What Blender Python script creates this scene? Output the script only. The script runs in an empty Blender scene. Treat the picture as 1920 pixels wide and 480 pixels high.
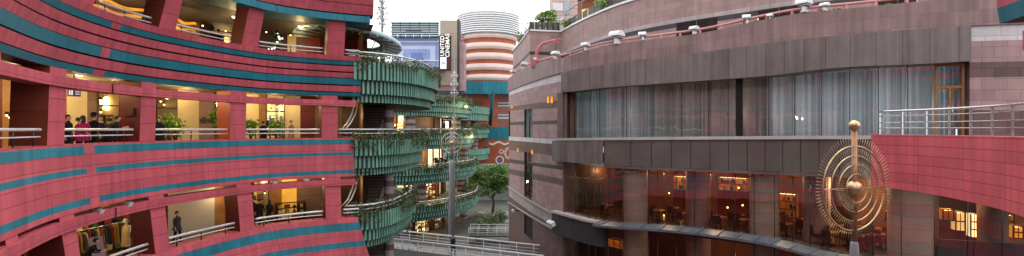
import bpy, math, random
import numpy as np
from mathutils import Vector, Matrix
random.seed(7)
R = math.radians
PI = math.pi
EZ = 16.0            # eye height above the canal plaza
HY = 242.0           # row of the horizon, used to read heights off the photograph
col = bpy.context.scene.collection
scene = bpy.context.scene

# ------------------------------------------------------------------ maths
def spline(pts):
    xs = [p[0] for p in pts]; ys = [p[1] for p in pts]; n = len(xs)
    if n == 2:
        return lambda x: ys[0] + (ys[1]-ys[0])*(x-xs[0])/(xs[1]-xs[0])
    # monotone-ish cubic (finite difference tangents limited)
    d = [(ys[i+1]-ys[i])/(xs[i+1]-xs[i]) for i in range(n-1)]
    m = [d[0]] + [0 if d[i-1]*d[i] <= 0 else 2*d[i-1]*d[i]/(d[i-1]+d[i]) for i in range(1, n-1)] + [d[-1]]
    def f(x):
        if x <= xs[0]: return ys[0] + m[0]*(x-xs[0])
        if x >= xs[-1]: return ys[-1] + m[-1]*(x-xs[-1])
        i = max(k for k in range(n-1) if xs[k] <= x)
        h = xs[i+1]-xs[i]; t = (x-xs[i])/h
        return ((2*t**3-3*t*t+1)*ys[i] + (t**3-2*t*t+t)*h*m[i] + (-2*t**3+3*t*t)*ys[i+1] + (t**3-t*t)*h*m[i+1])
    return f

class Plan:
    """a curve in plan: param s -> xy; normal points to the courtyard side"""
    def __init__(self, pts=None, xy=None):
        if pts:
            f = spline(pts); self.raw = lambda s: ((s-960)/960*f(s), f(s)); self.lo, self.hi = pts[0][0], pts[-1][0]; self.h = 4.0
        else:
            L = [0]
            for a, b in zip(xy, xy[1:]): L.append(L[-1]+math.dist(a, b))
            fx = spline([(l, p[0]) for l, p in zip(L, xy)]); fy = spline([(l, p[1]) for l, p in zip(L, xy)])
            self.raw = lambda s: (fx(s), fy(s)); self.lo, self.hi = 0, L[-1]; self.h = 0.25
    def xy(self, s): return Vector(self.raw(s))
    def tan(self, s):
        h = self.h
        return (self.xy(s+h)-self.xy(s-h)).normalized()
    def nor(self, s):
        t = self.tan(s); return Vector((t.y, -t.x))
    def p(self, s, off=0.0, z=0.0):
        q = self.xy(s) + self.nor(s)*off
        return Vector((q.x, q.y, EZ+z))
    def inv(self, px, off=0.0):
        best, bs = 1e9, None
        for i in range(601):
            s = self.lo + (self.hi-self.lo)*i/600
            q = self.p(s, off)
            if q.y < 1: continue
            e = abs(960+960*q.x/q.y-px)
            if e < best: best, bs = e, s
        return bs
    def at(self, px, off, z=0.0):
        return self.p(self.inv(px, off), off, z)

def lin(h):
    if isinstance(h, str):
        h = h.lstrip('#'); c = [int(h[i:i+2], 16)/255 for i in (0, 2, 4)]
        return tuple(x/12.92 if x <= .04045 else ((x+.055)/1.055)**2.4 for x in c)
    return h
def W(px, py, d): return Vector(((px-960)/960*d, d, EZ+(HY-py)/960*d))

# ------------------------------------------------------------------ materials
def new_mat(name):
    m = bpy.data.materials.new(name); m.use_nodes = True
    nt = m.node_tree; nt.nodes.clear()
    out = nt.nodes.new('ShaderNodeOutputMaterial')
    return m, nt, out
def surf(name, c, rough=.55, var=.18, scale=1.2, bump=.0, joints=None, metal=0.0, streak=.0, spec=.5, jdark=.35, panelvar=.08):
    spec = min(spec, .25) if not metal and rough > .35 else spec
    m, nt, out = new_mat(name); N = nt.nodes.new; L = nt.links.new
    c = lin(c)
    b = N('ShaderNodeBsdfPrincipled'); L(b.outputs[0], out.inputs[0])
    b.inputs['Roughness'].default_value = rough; b.inputs['Metallic'].default_value = metal
    b.inputs['Specular IOR Level'].default_value = spec
    tc = N('ShaderNodeTexCoord')
    no = N('ShaderNodeTexNoise'); no.inputs['Scale'].default_value = scale; no.inputs['Detail'].default_value = 6; no.inputs['Roughness'].default_value = .65
    L(tc.outputs['Object'], no.inputs['Vector'])
    mr = N('ShaderNodeMapRange'); mr.inputs[1].default_value = .3; mr.inputs[2].default_value = .7
    mr.inputs[3].default_value = 1-var; mr.inputs[4].default_value = 1+var
    L(no.outputs['Fac'], mr.inputs[0])
    cur = None
    if joints:
        w, h, mort, off = joints
        br = N('ShaderNodeTexBrick'); br.offset = off; br.squash = 1
        br.inputs['Scale'].default_value = 1; br.inputs['Mortar Size'].default_value = mort; br.inputs['Mortar Smooth'].default_value = .1
        br.inputs['Brick Width'].default_value = w; br.inputs['Row Height'].default_value = h
        br.inputs['Color1'].default_value = (*[x*(1-panelvar) for x in c], 1); br.inputs['Color2'].default_value = (*[min(1, x*(1+panelvar)) for x in c], 1)
        br.inputs['Mortar'].default_value = (*[x*jdark for x in c], 1)
        L(tc.outputs['UV'], br.inputs['Vector'])
        cur = br.outputs['Color']
    mx = N('ShaderNodeMix'); mx.data_type = 'RGBA'; mx.blend_type = 'MULTIPLY'; mx.inputs[0].default_value = 1
    if cur: L(cur, mx.inputs[6])
    else: mx.inputs[6].default_value = (*c, 1)
    L(mr.outputs[0], mx.inputs[7]); cur = mx.outputs[2]
    if streak:
        mp = N('ShaderNodeMapping'); mp.inputs['Scale'].default_value = (2.5, 2.5, .18); L(tc.outputs['Object'], mp.inputs[0])
        n2 = N('ShaderNodeTexNoise'); n2.inputs['Scale'].default_value = 1.4; n2.inputs['Detail'].default_value = 5; L(mp.outputs[0], n2.inputs['Vector'])
        m2 = N('ShaderNodeMapRange'); m2.inputs[1].default_value = .35; m2.inputs[2].default_value = .7; m2.inputs[3].default_value = 1+streak*.4; m2.inputs[4].default_value = 1-streak
        L(n2.outputs['Fac'], m2.inputs[0])
        m3 = N('ShaderNodeMix'); m3.data_type = 'RGBA'; m3.blend_type = 'MULTIPLY'; m3.inputs[0].default_value = 1
        L(cur, m3.inputs[6]); L(m2.outputs[0], m3.inputs[7]); cur = m3.outputs[2]
    L(cur, b.inputs['Base Color'])
    r2 = N('ShaderNodeMapRange'); r2.inputs[3].default_value = max(.02, rough-.1); r2.inputs[4].default_value = min(1, rough+.12); L(no.outputs['Fac'], r2.inputs[0]); L(r2.outputs[0], b.inputs['Roughness'])
    if bump:
        bp = N('ShaderNodeBump'); bp.inputs['Strength'].default_value = .5; bp.inputs['Distance'].default_value = bump
        L(no.outputs['Fac'], bp.inputs['Height']); L(bp.outputs[0], b.inputs['Normal'])
    return m
def emit(name, c, s, tex=0.0, tscale=4):
    m, nt, out = new_mat(name); N = nt.nodes.new; L = nt.links.new
    e = N('ShaderNodeEmission'); e.inputs[0].default_value = (*lin(c), 1); e.inputs[1].default_value = s
    if tex:
        tc = N('ShaderNodeTexCoord'); no = N('ShaderNodeTexNoise'); no.inputs['Scale'].default_value = tscale; no.inputs['Detail'].default_value = 4
        L(tc.outputs['Object'], no.inputs[0]); mr = N('ShaderNodeMapRange'); mr.inputs[1].default_value = .35; mr.inputs[2].default_value = .7
        mr.inputs[3].default_value = s*(1-tex); mr.inputs[4].default_value = s*(1+tex); L(no.outputs['Fac'], mr.inputs[0]); L(mr.outputs[0], e.inputs[1])
    L(e.outputs[0], out.inputs[0]); return m
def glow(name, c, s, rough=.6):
    """a surface whose light is put in as emission (shop walls, lit panels, lettering)"""
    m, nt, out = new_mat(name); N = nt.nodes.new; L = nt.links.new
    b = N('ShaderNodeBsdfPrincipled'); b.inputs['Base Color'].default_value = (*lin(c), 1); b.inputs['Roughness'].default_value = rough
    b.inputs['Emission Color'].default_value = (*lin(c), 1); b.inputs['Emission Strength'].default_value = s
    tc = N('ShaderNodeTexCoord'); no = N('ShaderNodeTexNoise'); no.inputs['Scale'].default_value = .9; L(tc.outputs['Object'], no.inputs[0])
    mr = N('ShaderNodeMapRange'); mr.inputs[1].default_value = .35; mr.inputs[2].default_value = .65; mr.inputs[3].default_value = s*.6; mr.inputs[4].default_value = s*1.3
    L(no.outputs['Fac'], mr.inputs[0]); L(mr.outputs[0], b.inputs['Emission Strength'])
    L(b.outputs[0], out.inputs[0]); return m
def glass(name, tint, refl=.12, ior=1.5, rough=.0):
    m, nt, out = new_mat(name); N = nt.nodes.new; L = nt.links.new
    t = N('ShaderNodeBsdfTransparent'); t.inputs[0].default_value = (*tint, 1)
    g = N('ShaderNodeBsdfGlossy'); g.inputs['Roughness'].default_value = rough; g.inputs[0].default_value = (.92, .95, 1, 1)
    # Schlick reflectance that does not depend on which way the sheet faces
    ge = N('ShaderNodeNewGeometry'); dt = N('ShaderNodeVectorMath'); dt.operation = 'DOT_PRODUCT'; L(ge.outputs['Incoming'], dt.inputs[0]); L(ge.outputs['Normal'], dt.inputs[1])
    ab = N('ShaderNodeMath'); ab.operation = 'ABSOLUTE'; L(dt.outputs['Value'], ab.inputs[0])
    om = N('ShaderNodeMath'); om.operation = 'SUBTRACT'; om.inputs[0].default_value = 1; L(ab.outputs[0], om.inputs[1])
    pw = N('ShaderNodeMath'); pw.operation = 'POWER'; pw.inputs[1].default_value = 5; L(om.outputs[0], pw.inputs[0])
    r0 = ((ior-1)/(ior+1))**2 + refl
    ad = N('ShaderNodeMath'); ad.operation = 'MULTIPLY_ADD'; ad.inputs[1].default_value = 1-r0; ad.inputs[2].default_value = r0; ad.use_clamp = True; L(pw.outputs[0], ad.inputs[0])
    tc = N('ShaderNodeTexCoord'); no = N('ShaderNodeTexNoise'); no.inputs['Scale'].default_value = .35; L(tc.outputs['Object'], no.inputs[0])
    bp = N('ShaderNodeBump'); bp.inputs['Strength'].default_value = .06; bp.inputs['Distance'].default_value = .3; L(no.outputs['Fac'], bp.inputs['Height']); L(bp.outputs[0], g.inputs['Normal'])
    mx = N('ShaderNodeMixShader'); L(ad.outputs[0], mx.inputs[0]); L(t.outputs[0], mx.inputs[1]); L(g.outputs[0], mx.inputs[2])
    L(mx.outputs[0], out.inputs[0]); return m
def leafmat(name, c1, c2, c3):
    m, nt, out = new_mat(name); N = nt.nodes.new; L = nt.links.new
    b = N('ShaderNodeBsdfPrincipled'); b.inputs['Roughness'].default_value = .55
    ge = N('ShaderNodeNewGeometry'); cr = N('ShaderNodeValToRGB'); L(ge.outputs['Random Per Island'], cr.inputs[0])
    e = cr.color_ramp.elements; e[0].color = (*lin(c1), 1); e[1].color = (*lin(c3), 1); k = e.new(.5); k.color = (*lin(c2), 1)
    L(cr.outputs[0], b.inputs['Base Color'])
    tr = N('ShaderNodeBsdfTranslucent'); L(cr.outputs[0], tr.inputs[0])
    mx = N('ShaderNodeMixShader'); mx.inputs[0].default_value = .25; L(b.outputs[0], mx.inputs[1]); L(tr.outputs[0], mx.inputs[2]); L(mx.outputs[0], out.inputs[0])
    return m
def bandmat(name, c1, c2, period, frac=.5, axis=2, rough=.7):
    """horizontal bands of two stones"""
    m, nt, out = new_mat(name); N = nt.nodes.new; L = nt.links.new
    b = N('ShaderNodeBsdfPrincipled'); b.inputs['Roughness'].default_value = rough; L(b.outputs[0], out.inputs[0])
    tc = N('ShaderNodeTexCoord'); sp = N('ShaderNodeSeparateXYZ'); L(tc.outputs['Object'], sp.inputs[0])
    md = N('ShaderNodeMath'); md.operation = 'PINGPONG'; md.inputs[1].default_value = period/2; L(sp.outputs[axis], md.inputs[0])
    gt = N('ShaderNodeMath'); gt.operation = 'GREATER_THAN'; gt.inputs[1].default_value = period/2*frac; L(md.outputs[0], gt.inputs[0])
    mx = N('ShaderNodeMix'); mx.data_type = 'RGBA'; mx.inputs[6].default_value = (*lin(c1), 1); mx.inputs[7].default_value = (*lin(c2), 1); L(gt.outputs[0], mx.inputs[0])
    no = N('ShaderNodeTexNoise'); no.inputs['Scale'].default_value = 2.5; no.inputs['Detail'].default_value = 5; L(tc.outputs['Object'], no.inputs[0])
    mr = N('ShaderNodeMapRange'); mr.inputs[3].default_value = .75; mr.inputs[4].default_value = 1.25; L(no.outputs['Fac'], mr.inputs[0])
    m2 = N('ShaderNodeMix'); m2.data_type = 'RGBA'; m2.blend_type = 'MULTIPLY'; m2.inputs[0].default_value = 1; L(mx.outputs[2], m2.inputs[6]); L(mr.outputs[0], m2.inputs[7])
    L(m2.outputs[2], b.inputs['Base Color']); return m

PINK = surf('pink_panel', (.53, .102, .134), .6, .13, .9, joints=(1.9, .405, .01, 0), streak=.2, panelvar=.11, jdark=.42)
PINKRIB = surf('pink_rib_cladding', (.50, .096, .127), .6, .14, .9, joints=(3.6, 40, .012, 0), streak=.26, panelvar=.13, jdark=.45)
PINKCOL = surf('pink_column_panel', (.52, .1, .131), .6, .13, 1.1, joints=(9, .78, .012, 0), streak=.12, panelvar=.05)
PINKSHADE = surf('pink_recess_shade', (.03, .006, .008), .7, .2, 2)  # near black pink: shade of the recesses put into the colour
TEAL = surf('teal_panel', (.022, .19, .255), .5, .15, 1.1, joints=(1.9, 40, .012, 0), streak=.24, panelvar=.14)
TEALRIB = surf('teal_rib', (.022, .175, .235), .5, .16, 1.1, joints=(3.6, 40, .012, 0), streak=.15, panelvar=.1)
MAROON = surf('maroon_wall', (.11, .016, .016), .5, .2, .8, joints=(1.4, 1.1, .01, 0))
REDBROWN = surf('red_brown_panel', (.25, .06, .032), .45, .2, .8, joints=(1.4, 1.1, .01, 0))
CREAM = surf('cream_wall', (.62, .5, .3), .6, .08, .7, joints=(1.8, 40, .008, 0))
WHITEWALL = surf('grey_white_wall', (.52, .48, .47), .6, .08, .6)
BROWNWALL = surf('brown_wall', (.17, .1, .07), .55, .2, .8, joints=(1.2, .9, .01, 0))
TAUPE = surf('taupe_panel', (.22, .14, .13), .55, .12, .8)
WOOD = surf('warm_wood', (.32, .15, .05), .45, .25, 2.0, joints=(.6, 2.4, .008, .5))
DARKWOOD = surf('dark_wood', (.055, .022, .013), .4, .3, 2)
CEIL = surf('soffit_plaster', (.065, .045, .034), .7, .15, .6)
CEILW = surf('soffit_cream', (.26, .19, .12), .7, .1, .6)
FLOOR = surf('gallery_floor_tile', (.16, .1, .075), .3, .2, 1.2, joints=(.6, .6, .01, 0))
DARK = surf('dark_void', (.012, .01, .01), .7, .3, 1)
STEEL = surf('brushed_steel', (.55, .56, .58), .28, .1, 3, metal=.9)
STEELW = surf('pale_steel', (.72, .74, .76), .35, .08, 3, metal=.35)
DKMETAL = surf('dark_metal', (.05, .05, .055), .4, .2, 3, metal=.6)
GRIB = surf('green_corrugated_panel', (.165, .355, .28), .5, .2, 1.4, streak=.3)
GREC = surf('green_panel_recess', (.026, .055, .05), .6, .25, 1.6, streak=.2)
GLAZE = glass('shop_glass', (.92, .95, .93), .03)
GLAZEB = glass('window_glass_upper', (.84, .88, .9), .12)
GLAZEL = glass('window_glass_lower', (.74, .69, .65), .1, 1.5)
GLAZES = surf('spandrel_glass', (.11, .1, .095), .12, .2, .5, spec=.8)
STONE = surf('pink_brown_stone', (.37, .24, .245), .6, .13, .5, joints=(.95, .5, .008, .5), panelvar=.14, jdark=.5, streak=.14)
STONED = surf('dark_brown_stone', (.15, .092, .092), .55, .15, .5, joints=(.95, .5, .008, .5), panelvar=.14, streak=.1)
STONEK = surf('near_black_stone', (.055, .048, .055), .5, .15, .6, joints=(.95, 9, .008, 0))
STONEL = surf('pale_grey_stone', (.62, .58, .62), .6, .1, .5, joints=(1.2, .5, .008, .5), panelvar=.1, streak=.12)
PARAP = surf('brown_parapet_stone', (.27, .178, .178), .5, .16, .6, joints=(1.1, .62, .006, .0), panelvar=.1, jdark=.6, streak=.24)
GREYP = surf('grey_brown_metal_panel', (.185, .152, .152), .38, .14, .8, joints=(1.05, 40, .014, 0), panelvar=.12, jdark=.35, streak=.24)
STONEM = surf('mid_grey_stone', (.40, .345, .36), .6, .1, .5, joints=(1.2, .5, .008, .5), panelvar=.1, streak=.14)
STONEU = surf('upper_stone', (.35, .24, .235), .6, .12, .5, joints=(.9, .45, .007, .5), panelvar=.1, jdark=.55, streak=.16)
CANOPY = surf('slate_canopy', (.15, .18, .215), .3, .2, 1.2, metal=.3, streak=.1)
LEDGE = surf('pale_ledge', (.45, .42, .42), .5, .12, 1)
REDPIPE = surf('red_painted_pipe', (.5, .15, .17), .4, .15, 2)
PIPEPINK = surf('pale_red_pipe', (.6, .27, .28), .4, .12, 2)
WHITEP = surf('white_paint', (.75, .77, .79), .4, .06, 3)
GOLD = surf('bronze_gold', (.6, .46, .27), .36, .34, 4, metal=.85)
COPPER = surf('copper_pole', (.4, .22, .13), .42, .35, 3, metal=.7)
GREYPOLE = surf('grey_pole_paint', (.28, .29, .31), .45, .12, 2)
CONC = surf('concrete', (.26, .25, .24), .8, .2, .9, bump=.01)
PAVE = surf('plaza_paving', (.1, .1, .092), .75, .2, .5, joints=(1.2, 1.2, .02, .5), panelvar=.15)
WATERM = surf('canal_water', (.02, .05, .05), .06, .2, .5)
ROCK = surf('grey_rock', (.22, .23, .24), .85, .35, 1.1, bump=.08)
BARK = surf('bark', (.07, .05, .035), .9, .3, 3, bump=.02)
LEAF = leafmat('ivy_leaf', '#26351f', '#4a5f38', '#7d8a5c')
LEAFD = leafmat('tree_leaf', '#3a5a30', '#648f4c', '#a8c07c')
LEAFL = leafmat('bright_leaf', '#2c5a1c', '#5b8b2e', '#9fb95a')
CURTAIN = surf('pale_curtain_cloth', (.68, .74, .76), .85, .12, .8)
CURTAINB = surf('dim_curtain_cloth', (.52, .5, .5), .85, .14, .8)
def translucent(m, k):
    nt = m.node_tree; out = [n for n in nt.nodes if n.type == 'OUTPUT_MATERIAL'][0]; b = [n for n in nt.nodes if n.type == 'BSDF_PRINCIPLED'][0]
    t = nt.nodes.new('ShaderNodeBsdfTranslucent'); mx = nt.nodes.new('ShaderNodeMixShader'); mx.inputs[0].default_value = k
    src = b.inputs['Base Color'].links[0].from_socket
    # light and shade of the pleats put into the translucent colour as upright stripes
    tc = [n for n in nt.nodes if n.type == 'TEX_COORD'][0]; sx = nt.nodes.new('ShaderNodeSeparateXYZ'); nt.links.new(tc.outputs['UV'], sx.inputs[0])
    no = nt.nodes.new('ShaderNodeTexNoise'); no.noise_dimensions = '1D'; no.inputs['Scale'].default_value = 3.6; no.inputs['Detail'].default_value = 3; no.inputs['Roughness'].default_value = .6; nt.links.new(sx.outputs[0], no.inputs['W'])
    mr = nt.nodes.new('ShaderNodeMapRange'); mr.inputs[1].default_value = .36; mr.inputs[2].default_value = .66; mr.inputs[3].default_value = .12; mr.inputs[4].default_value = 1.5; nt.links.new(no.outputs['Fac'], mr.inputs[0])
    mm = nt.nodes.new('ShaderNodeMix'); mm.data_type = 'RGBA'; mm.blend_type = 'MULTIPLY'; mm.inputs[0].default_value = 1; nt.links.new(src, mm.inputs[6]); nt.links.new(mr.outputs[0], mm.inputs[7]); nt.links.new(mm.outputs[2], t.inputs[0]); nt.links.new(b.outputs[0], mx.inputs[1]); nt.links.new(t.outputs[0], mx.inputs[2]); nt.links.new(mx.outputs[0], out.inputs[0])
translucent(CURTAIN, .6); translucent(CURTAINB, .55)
COLSTONE = surf('column_stone', (.42, .33, .29), .6, .15, .9, joints=(5, .62, .008, 0), panelvar=.1)
COLBAND = bandmat('banded_column_stone', '#8a8288', '#5a4238', .9, .55)
ORANGE = surf('orange_wall', (.36, .10, .05), .6, .12, .4, joints=(2.5, 1.2, .02, 0), streak=.08)
TOWERLIP = surf('pale_pink_lip', (.72, .56, .52), .6, .08, .4)
TOWERTOP = surf('white_louvre', (.66, .64, .63), .5, .06, .6)
BLUEW = surf('periwinkle_blue_panel', (.3, .38, .66), .5, .1, .2, joints=(2.4, 1.6, .03, 0))
BLUEL = surf('light_blue_panel', (.5, .58, .82), .5, .08, .2)
BLUED = surf('deep_blue_panel', (.16, .22, .5), .5, .08, .2)
BEIGE = surf('beige_slab_cladding', (.36, .30, .23), .6, .12, .3, joints=(4, 3, .03, 0), streak=.1)
SIGNK = surf('sign_black', (.03, .018, .016), .4, .2, 1)
SIGNW = glow('sign_letter_white', '#f4f2ee', .35)
LAMPW = emit('lamp_white', '#fff1d0', 14)
LAMPWARM = emit('lamp_warm', '#ffd080', 9)
COVE = emit('cove_gold', '#e0912e', 1.25, .45, .8)
SHOPGLOW = glow('shop_lit_wall', '#e8cf8e', .55)  # shop lighting put into the walls as glow
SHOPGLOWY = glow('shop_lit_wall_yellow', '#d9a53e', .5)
SHOPDIM = glow('shop_dim_wall_glow', '#4a3016', .25)
SCREENB = glow('sign_screen_blue', '#1c2a7a', .5)
MANN = surf('mannequin_white', (.6, .55, .48), .5, .1, 3)

CL = {}
def cloth(h):
    if h not in CL: CL[h] = surf('cloth_'+h.strip('#'), h, .85, .15, 5)
    return CL[h]
# ------------------------------------------------------------------ mesh builder
ORG = {}
class MB:
    def __init__(self): self.v = []; self.f = []; self.m = []; self.uv = []; self.sm = []
    def vert(self, p): self.v.append(Vector(p)); return len(self.v)-1
    def face(self, pts, mi=0, uv=None, smooth=False):
        i = len(self.v); self.v += [Vector(p) for p in pts]; self.f.append(tuple(range(i, i+len(pts)))); self.m.append(mi); self.sm.append(smooth)
        if uv is None:
            a = Vector(pts[1])-Vector(pts[0]); b = Vector(pts[-1])-Vector(pts[0])
            la, lb = a.length, b.length
            uv = [(0, 0), (la, 0), (la, lb), (0, lb)][:len(pts)] if len(pts) <= 4 else [(0, 0)]*len(pts)
        self.uv.append(list(uv))
    def idx(self, ids, mi=0, uv=None, smooth=True):
        self.f.append(tuple(ids)); self.m.append(mi); self.uv.append(uv or [(0, 0)]*len(ids)); self.sm.append(smooth)
    def hexa(self, b, t, mi=0):
        """b, t: four bottom and four top points, same winding"""
        u = 0
        for k in range(4):
            j = (k+1) % 4; w = (b[j]-b[k]).length; h = (t[k]-b[k]).length
            self.face([b[k], b[j], t[j], t[k]], mi, [(u, 0), (u+w, 0), (u+w, h), (u, h)]); u += w
        self.face([b[3], b[2], b[1], b[0]], mi); self.face(t, mi)
    def box(self, c, s, rz=0, mi=0, rx=0, ry=0):
        c = Vector(c); M = Matrix.Rotation(rz, 3, 'Z') @ Matrix.Rotation(ry, 3, 'Y') @ Matrix.Rotation(rx, 3, 'X')
        q = lambda x, y, z: c + M @ Vector((x*s[0]/2, y*s[1]/2, z*s[2]/2))
        self.hexa([q(-1, -1, -1), q(1, -1, -1), q(1, 1, -1), q(-1, 1, -1)], [q(-1, -1, 1), q(1, -1, 1), q(1, 1, 1), q(-1, 1, 1)], mi)
    def tube(self, path, r, n=8, mi=0, close=False, cap=True):
        path = [Vector(p) for p in path]; k = len(path); rings = []
        rr = r if isinstance(r, (list, tuple)) else [r]*k
        up0 = Vector((0, 0, 1))
        prev = None
        for i, p in enumerate(path):
            a = path[(i-1) % k] if (close or i > 0) else p; b = path[(i+1) % k] if (close or i < k-1) else p
            t = (b-a).normalized() if (b-a).length > 1e-9 else Vector((0, 0, 1))
            if prev is None:
                up = up0 if abs(t.z) < .9 else Vector((1, 0, 0)); x = t.cross(up).normalized()
            else:
                x = (prev - t*prev.dot(t)); x = x.normalized() if x.length > 1e-6 else t.orthogonal().normalized()
            prev = x; y = t.cross(x)
            rings.append([self.vert(p + (x*math.cos(2*PI*j/n) + y*math.sin(2*PI*j/n))*rr[i]) for j in range(n)])
        for i in range(k if close else k-1):
            A, B = rings[i], rings[(i+1) % k]
            for j in range(n): self.idx((A[j], A[(j+1) % n], B[(j+1) % n], B[j]), mi)
        if cap and not close:
            self.idx(rings[0][::-1], mi, smooth=False); self.idx(rings[-1], mi, smooth=False)
    def lathe(self, c, prof, n=24, mi=0, cap=True, a0=0, a1=2*PI):
        c = Vector(c); rings = []; full = abs(a1-a0-2*PI) < 1e-6
        for (r, z) in prof:
            rings.append([self.vert(c + Vector((math.cos(a0+(a1-a0)*j/n)*r, math.sin(a0+(a1-a0)*j/n)*r, z))) for j in range(n + (0 if full else 1))])
        L = len(rings[0])
        mis = mi if isinstance(mi, (list, tuple)) else [mi]*(len(prof)-1)
        for i in range(len(prof)-1):
            for j in range(L if full else L-1):
                j2 = (j+1) % L; r = max(prof[i][0], prof[i+1][0]); du = (a1-a0)/n*r
                self.idx((rings[i][j], rings[i][j2], rings[i+1][j2], rings[i+1][j]), mis[i], [(j*du, prof[i][1]), ((j+1)*du, prof[i][1]), ((j+1)*du, prof[i+1][1]), (j*du, prof[i+1][1])], smooth=n > 12)
        if cap and full:
            self.idx(rings[0][::-1], mis[0], smooth=False); self.idx(rings[-1], mis[-1], smooth=False)
    def ball(self, c, r, n=14, mi=0, sz=(1, 1, 1)):
        c = Vector(c); m = n//2; rows = []
        for i in range(m+1):
            t = PI*i/m
            rows.append([self.vert(c + Vector((r*sz[0]*math.sin(t)*math.cos(2*PI*j/n), r*sz[1]*math.sin(t)*math.sin(2*PI*j/n), r*sz[2]*math.cos(t)))) for j in range(n)])
        for i in range(m):
            for j in range(n): self.idx((rows[i][j], rows[i+1][j], rows[i+1][(j+1) % n], rows[i][(j+1) % n]), mi)
    def leaf(self, p, size, mi=0, droop=None):
        a = random.uniform(0, 2*PI); e = random.uniform(-.5, 1.0)
        d = Vector((math.cos(a)*math.cos(e), math.sin(a)*math.cos(e), math.sin(e)))
        if droop: d = (d*.6 + Vector((0, 0, -droop))).normalized()
        s = d.cross(Vector((random.uniform(-1, 1), random.uniform(-1, 1), random.uniform(-1, 1))))
        if s.length < 1e-3: return
        s = s.normalized()*size*.36; d = d*size; p = Vector(p); i = len(self.v)
        self.v += [p, p+d*.5+s, p+d, p+d*.5-s]; self.f.append((i, i+1, i+2, i+3)); self.m.append(mi); self.uv.append([(0, 0)]*4); self.sm.append(False)
    def ribbon(self, plan, s0, s1, n, prof, mats, skip=None, extra=()):
        """loft a profile [(z or f(s), off[, s_end])] along a plan curve"""
        ts = sorted(set([i/n for i in range(n+1)] + [(e-s0)/(s1-s0) for e in extra if s0 < e < s1]))
        cols_ = []; arc = [0]
        for i, t in enumerate(ts):
            c = []
            for pr in prof:
                e = pr[2] if len(pr) > 2 else s1
                s = s0 + (e-s0)*t; z = pr[0](s) if callable(pr[0]) else pr[0]
                off = pr[1](s) if callable(pr[1]) else pr[1]
                c.append(plan.p(s, off, z))
            cols_.append(c)
            if i: arc.append(arc[-1] + (plan.xy(s0+(s1-s0)*ts[i])-plan.xy(s0+(s1-s0)*ts[i-1])).length)
        vlen = []
        for c in cols_:
            l = [0]
            for a, b in zip(c, c[1:]): l.append(l[-1] - (b-a).length)
            vlen.append(l)
        for i in range(len(ts)-1):
            sm = s0 + (s1-s0)*(ts[i]+ts[i+1])/2
            for k in range(len(prof)-1):
                if skip and skip(sm, k): continue
                mi = mats[min(k, len(mats)-1)] if isinstance(mats, (list, tuple)) else mats
                if callable(mi): mi = mi(sm)
                self.face([cols_[i][k], cols_[i+1][k], cols_[i+1][k+1], cols_[i][k+1]], mi,
                          [(arc[i], vlen[i][k]), (arc[i+1], vlen[i+1][k]), (arc[i+1], vlen[i+1][k+1]), (arc[i], vlen[i][k+1])])
        return cols_
    def build(self, name, mats, parent=None, origin=None):
        if not self.f: return None
        if parent is not None: o = ORG[parent.name]
        elif origin is not None: o = Vector(origin)
        else:
            a = np.array([tuple(x) for x in self.v]); mn, mxx = a.min(0), a.max(0)
            o = Vector(((mn[0]+mxx[0])/2, (mn[1]+mxx[1])/2, mn[2]))
        me = bpy.data.meshes.new(name)
        me.from_pydata([tuple(x-o) for x in self.v], [], self.f)
        if not isinstance(mats, (list, tuple)): mats = [mats]
        for m in mats: me.materials.append(m)
        me.polygons.foreach_set('material_index', self.m); me.polygons.foreach_set('use_smooth', self.sm)
        ul = me.uv_layers.new(name='UVMap'); flat = []
        for u in self.uv:
            for a in u: flat += [a[0], a[1]]
        ul.data.foreach_set('uv', flat); me.update()
        ob = bpy.data.objects.new(name, me); col.objects.link(ob)
        if parent is not None: ob.parent = parent
        else: ob.location = o
        ORG[ob.name] = o
        return ob

def thing(name, label, cat, loc=(0, 0, 0), group=None):
    o = bpy.data.objects.new(name, None); col.objects.link(o); o.location = loc; o.empty_display_size = .3
    o['label'] = label; o['category'] = cat
    if group: o['group'] = group
    ORG[o.name] = Vector(loc); return o
def tag(o, label, cat, group=None):
    o['label'] = label; o['category'] = cat
    if group: o['group'] = group
    return o
def dup(root, loc, rz=0, label=None, scale=None):
    r = root.copy(); col.objects.link(r); r.location = loc; r.rotation_euler = (0, 0, rz)
    if scale: r.scale = (scale,)*3
    if label: r['label'] = label
    for ch in list(root.children):
        c = ch.copy(); col.objects.link(c); c.parent = r
        for g in ch.children:
            e = g.copy(); col.objects.link(e); e.parent = c
    return r
def lamp_or_fill_light(loc, power, c=(1, .73, .34), r=.15):
    l = bpy.data.lights.new('lamp_or_fill_light', 'POINT'); l.energy = power; l.color = c; l.shadow_soft_size = r
    o = bpy.data.objects.new('lamp_or_fill_light', l); col.objects.link(o); o.location = loc
    return o
def text_mesh(body, size, mat, M, name, parent, depth=.02, align='CENTER'):
    cu = bpy.data.curves.new('t', 'FONT'); cu.body = body; cu.size = size; cu.align_x = align; cu.align_y = 'CENTER'; cu.extrude = depth; cu.offset = size*.012
    ob = bpy.data.objects.new('t', cu); col.objects.link(ob)
    dg = bpy.context.evaluated_depsgraph_get(); dg.update()
    me = bpy.data.meshes.new_from_object(ob.evaluated_get(dg)); bpy.data.objects.remove(ob); bpy.data.curves.remove(cu)
    me.transform(Matrix.Translation(-ORG[parent.name]) @ M); me.materials.clear(); me.materials.append(mat)
    o = bpy.data.objects.new(name, me); col.objects.link(o); o.parent = parent; ORG[o.name] = ORG[parent.name]
    return o

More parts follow.
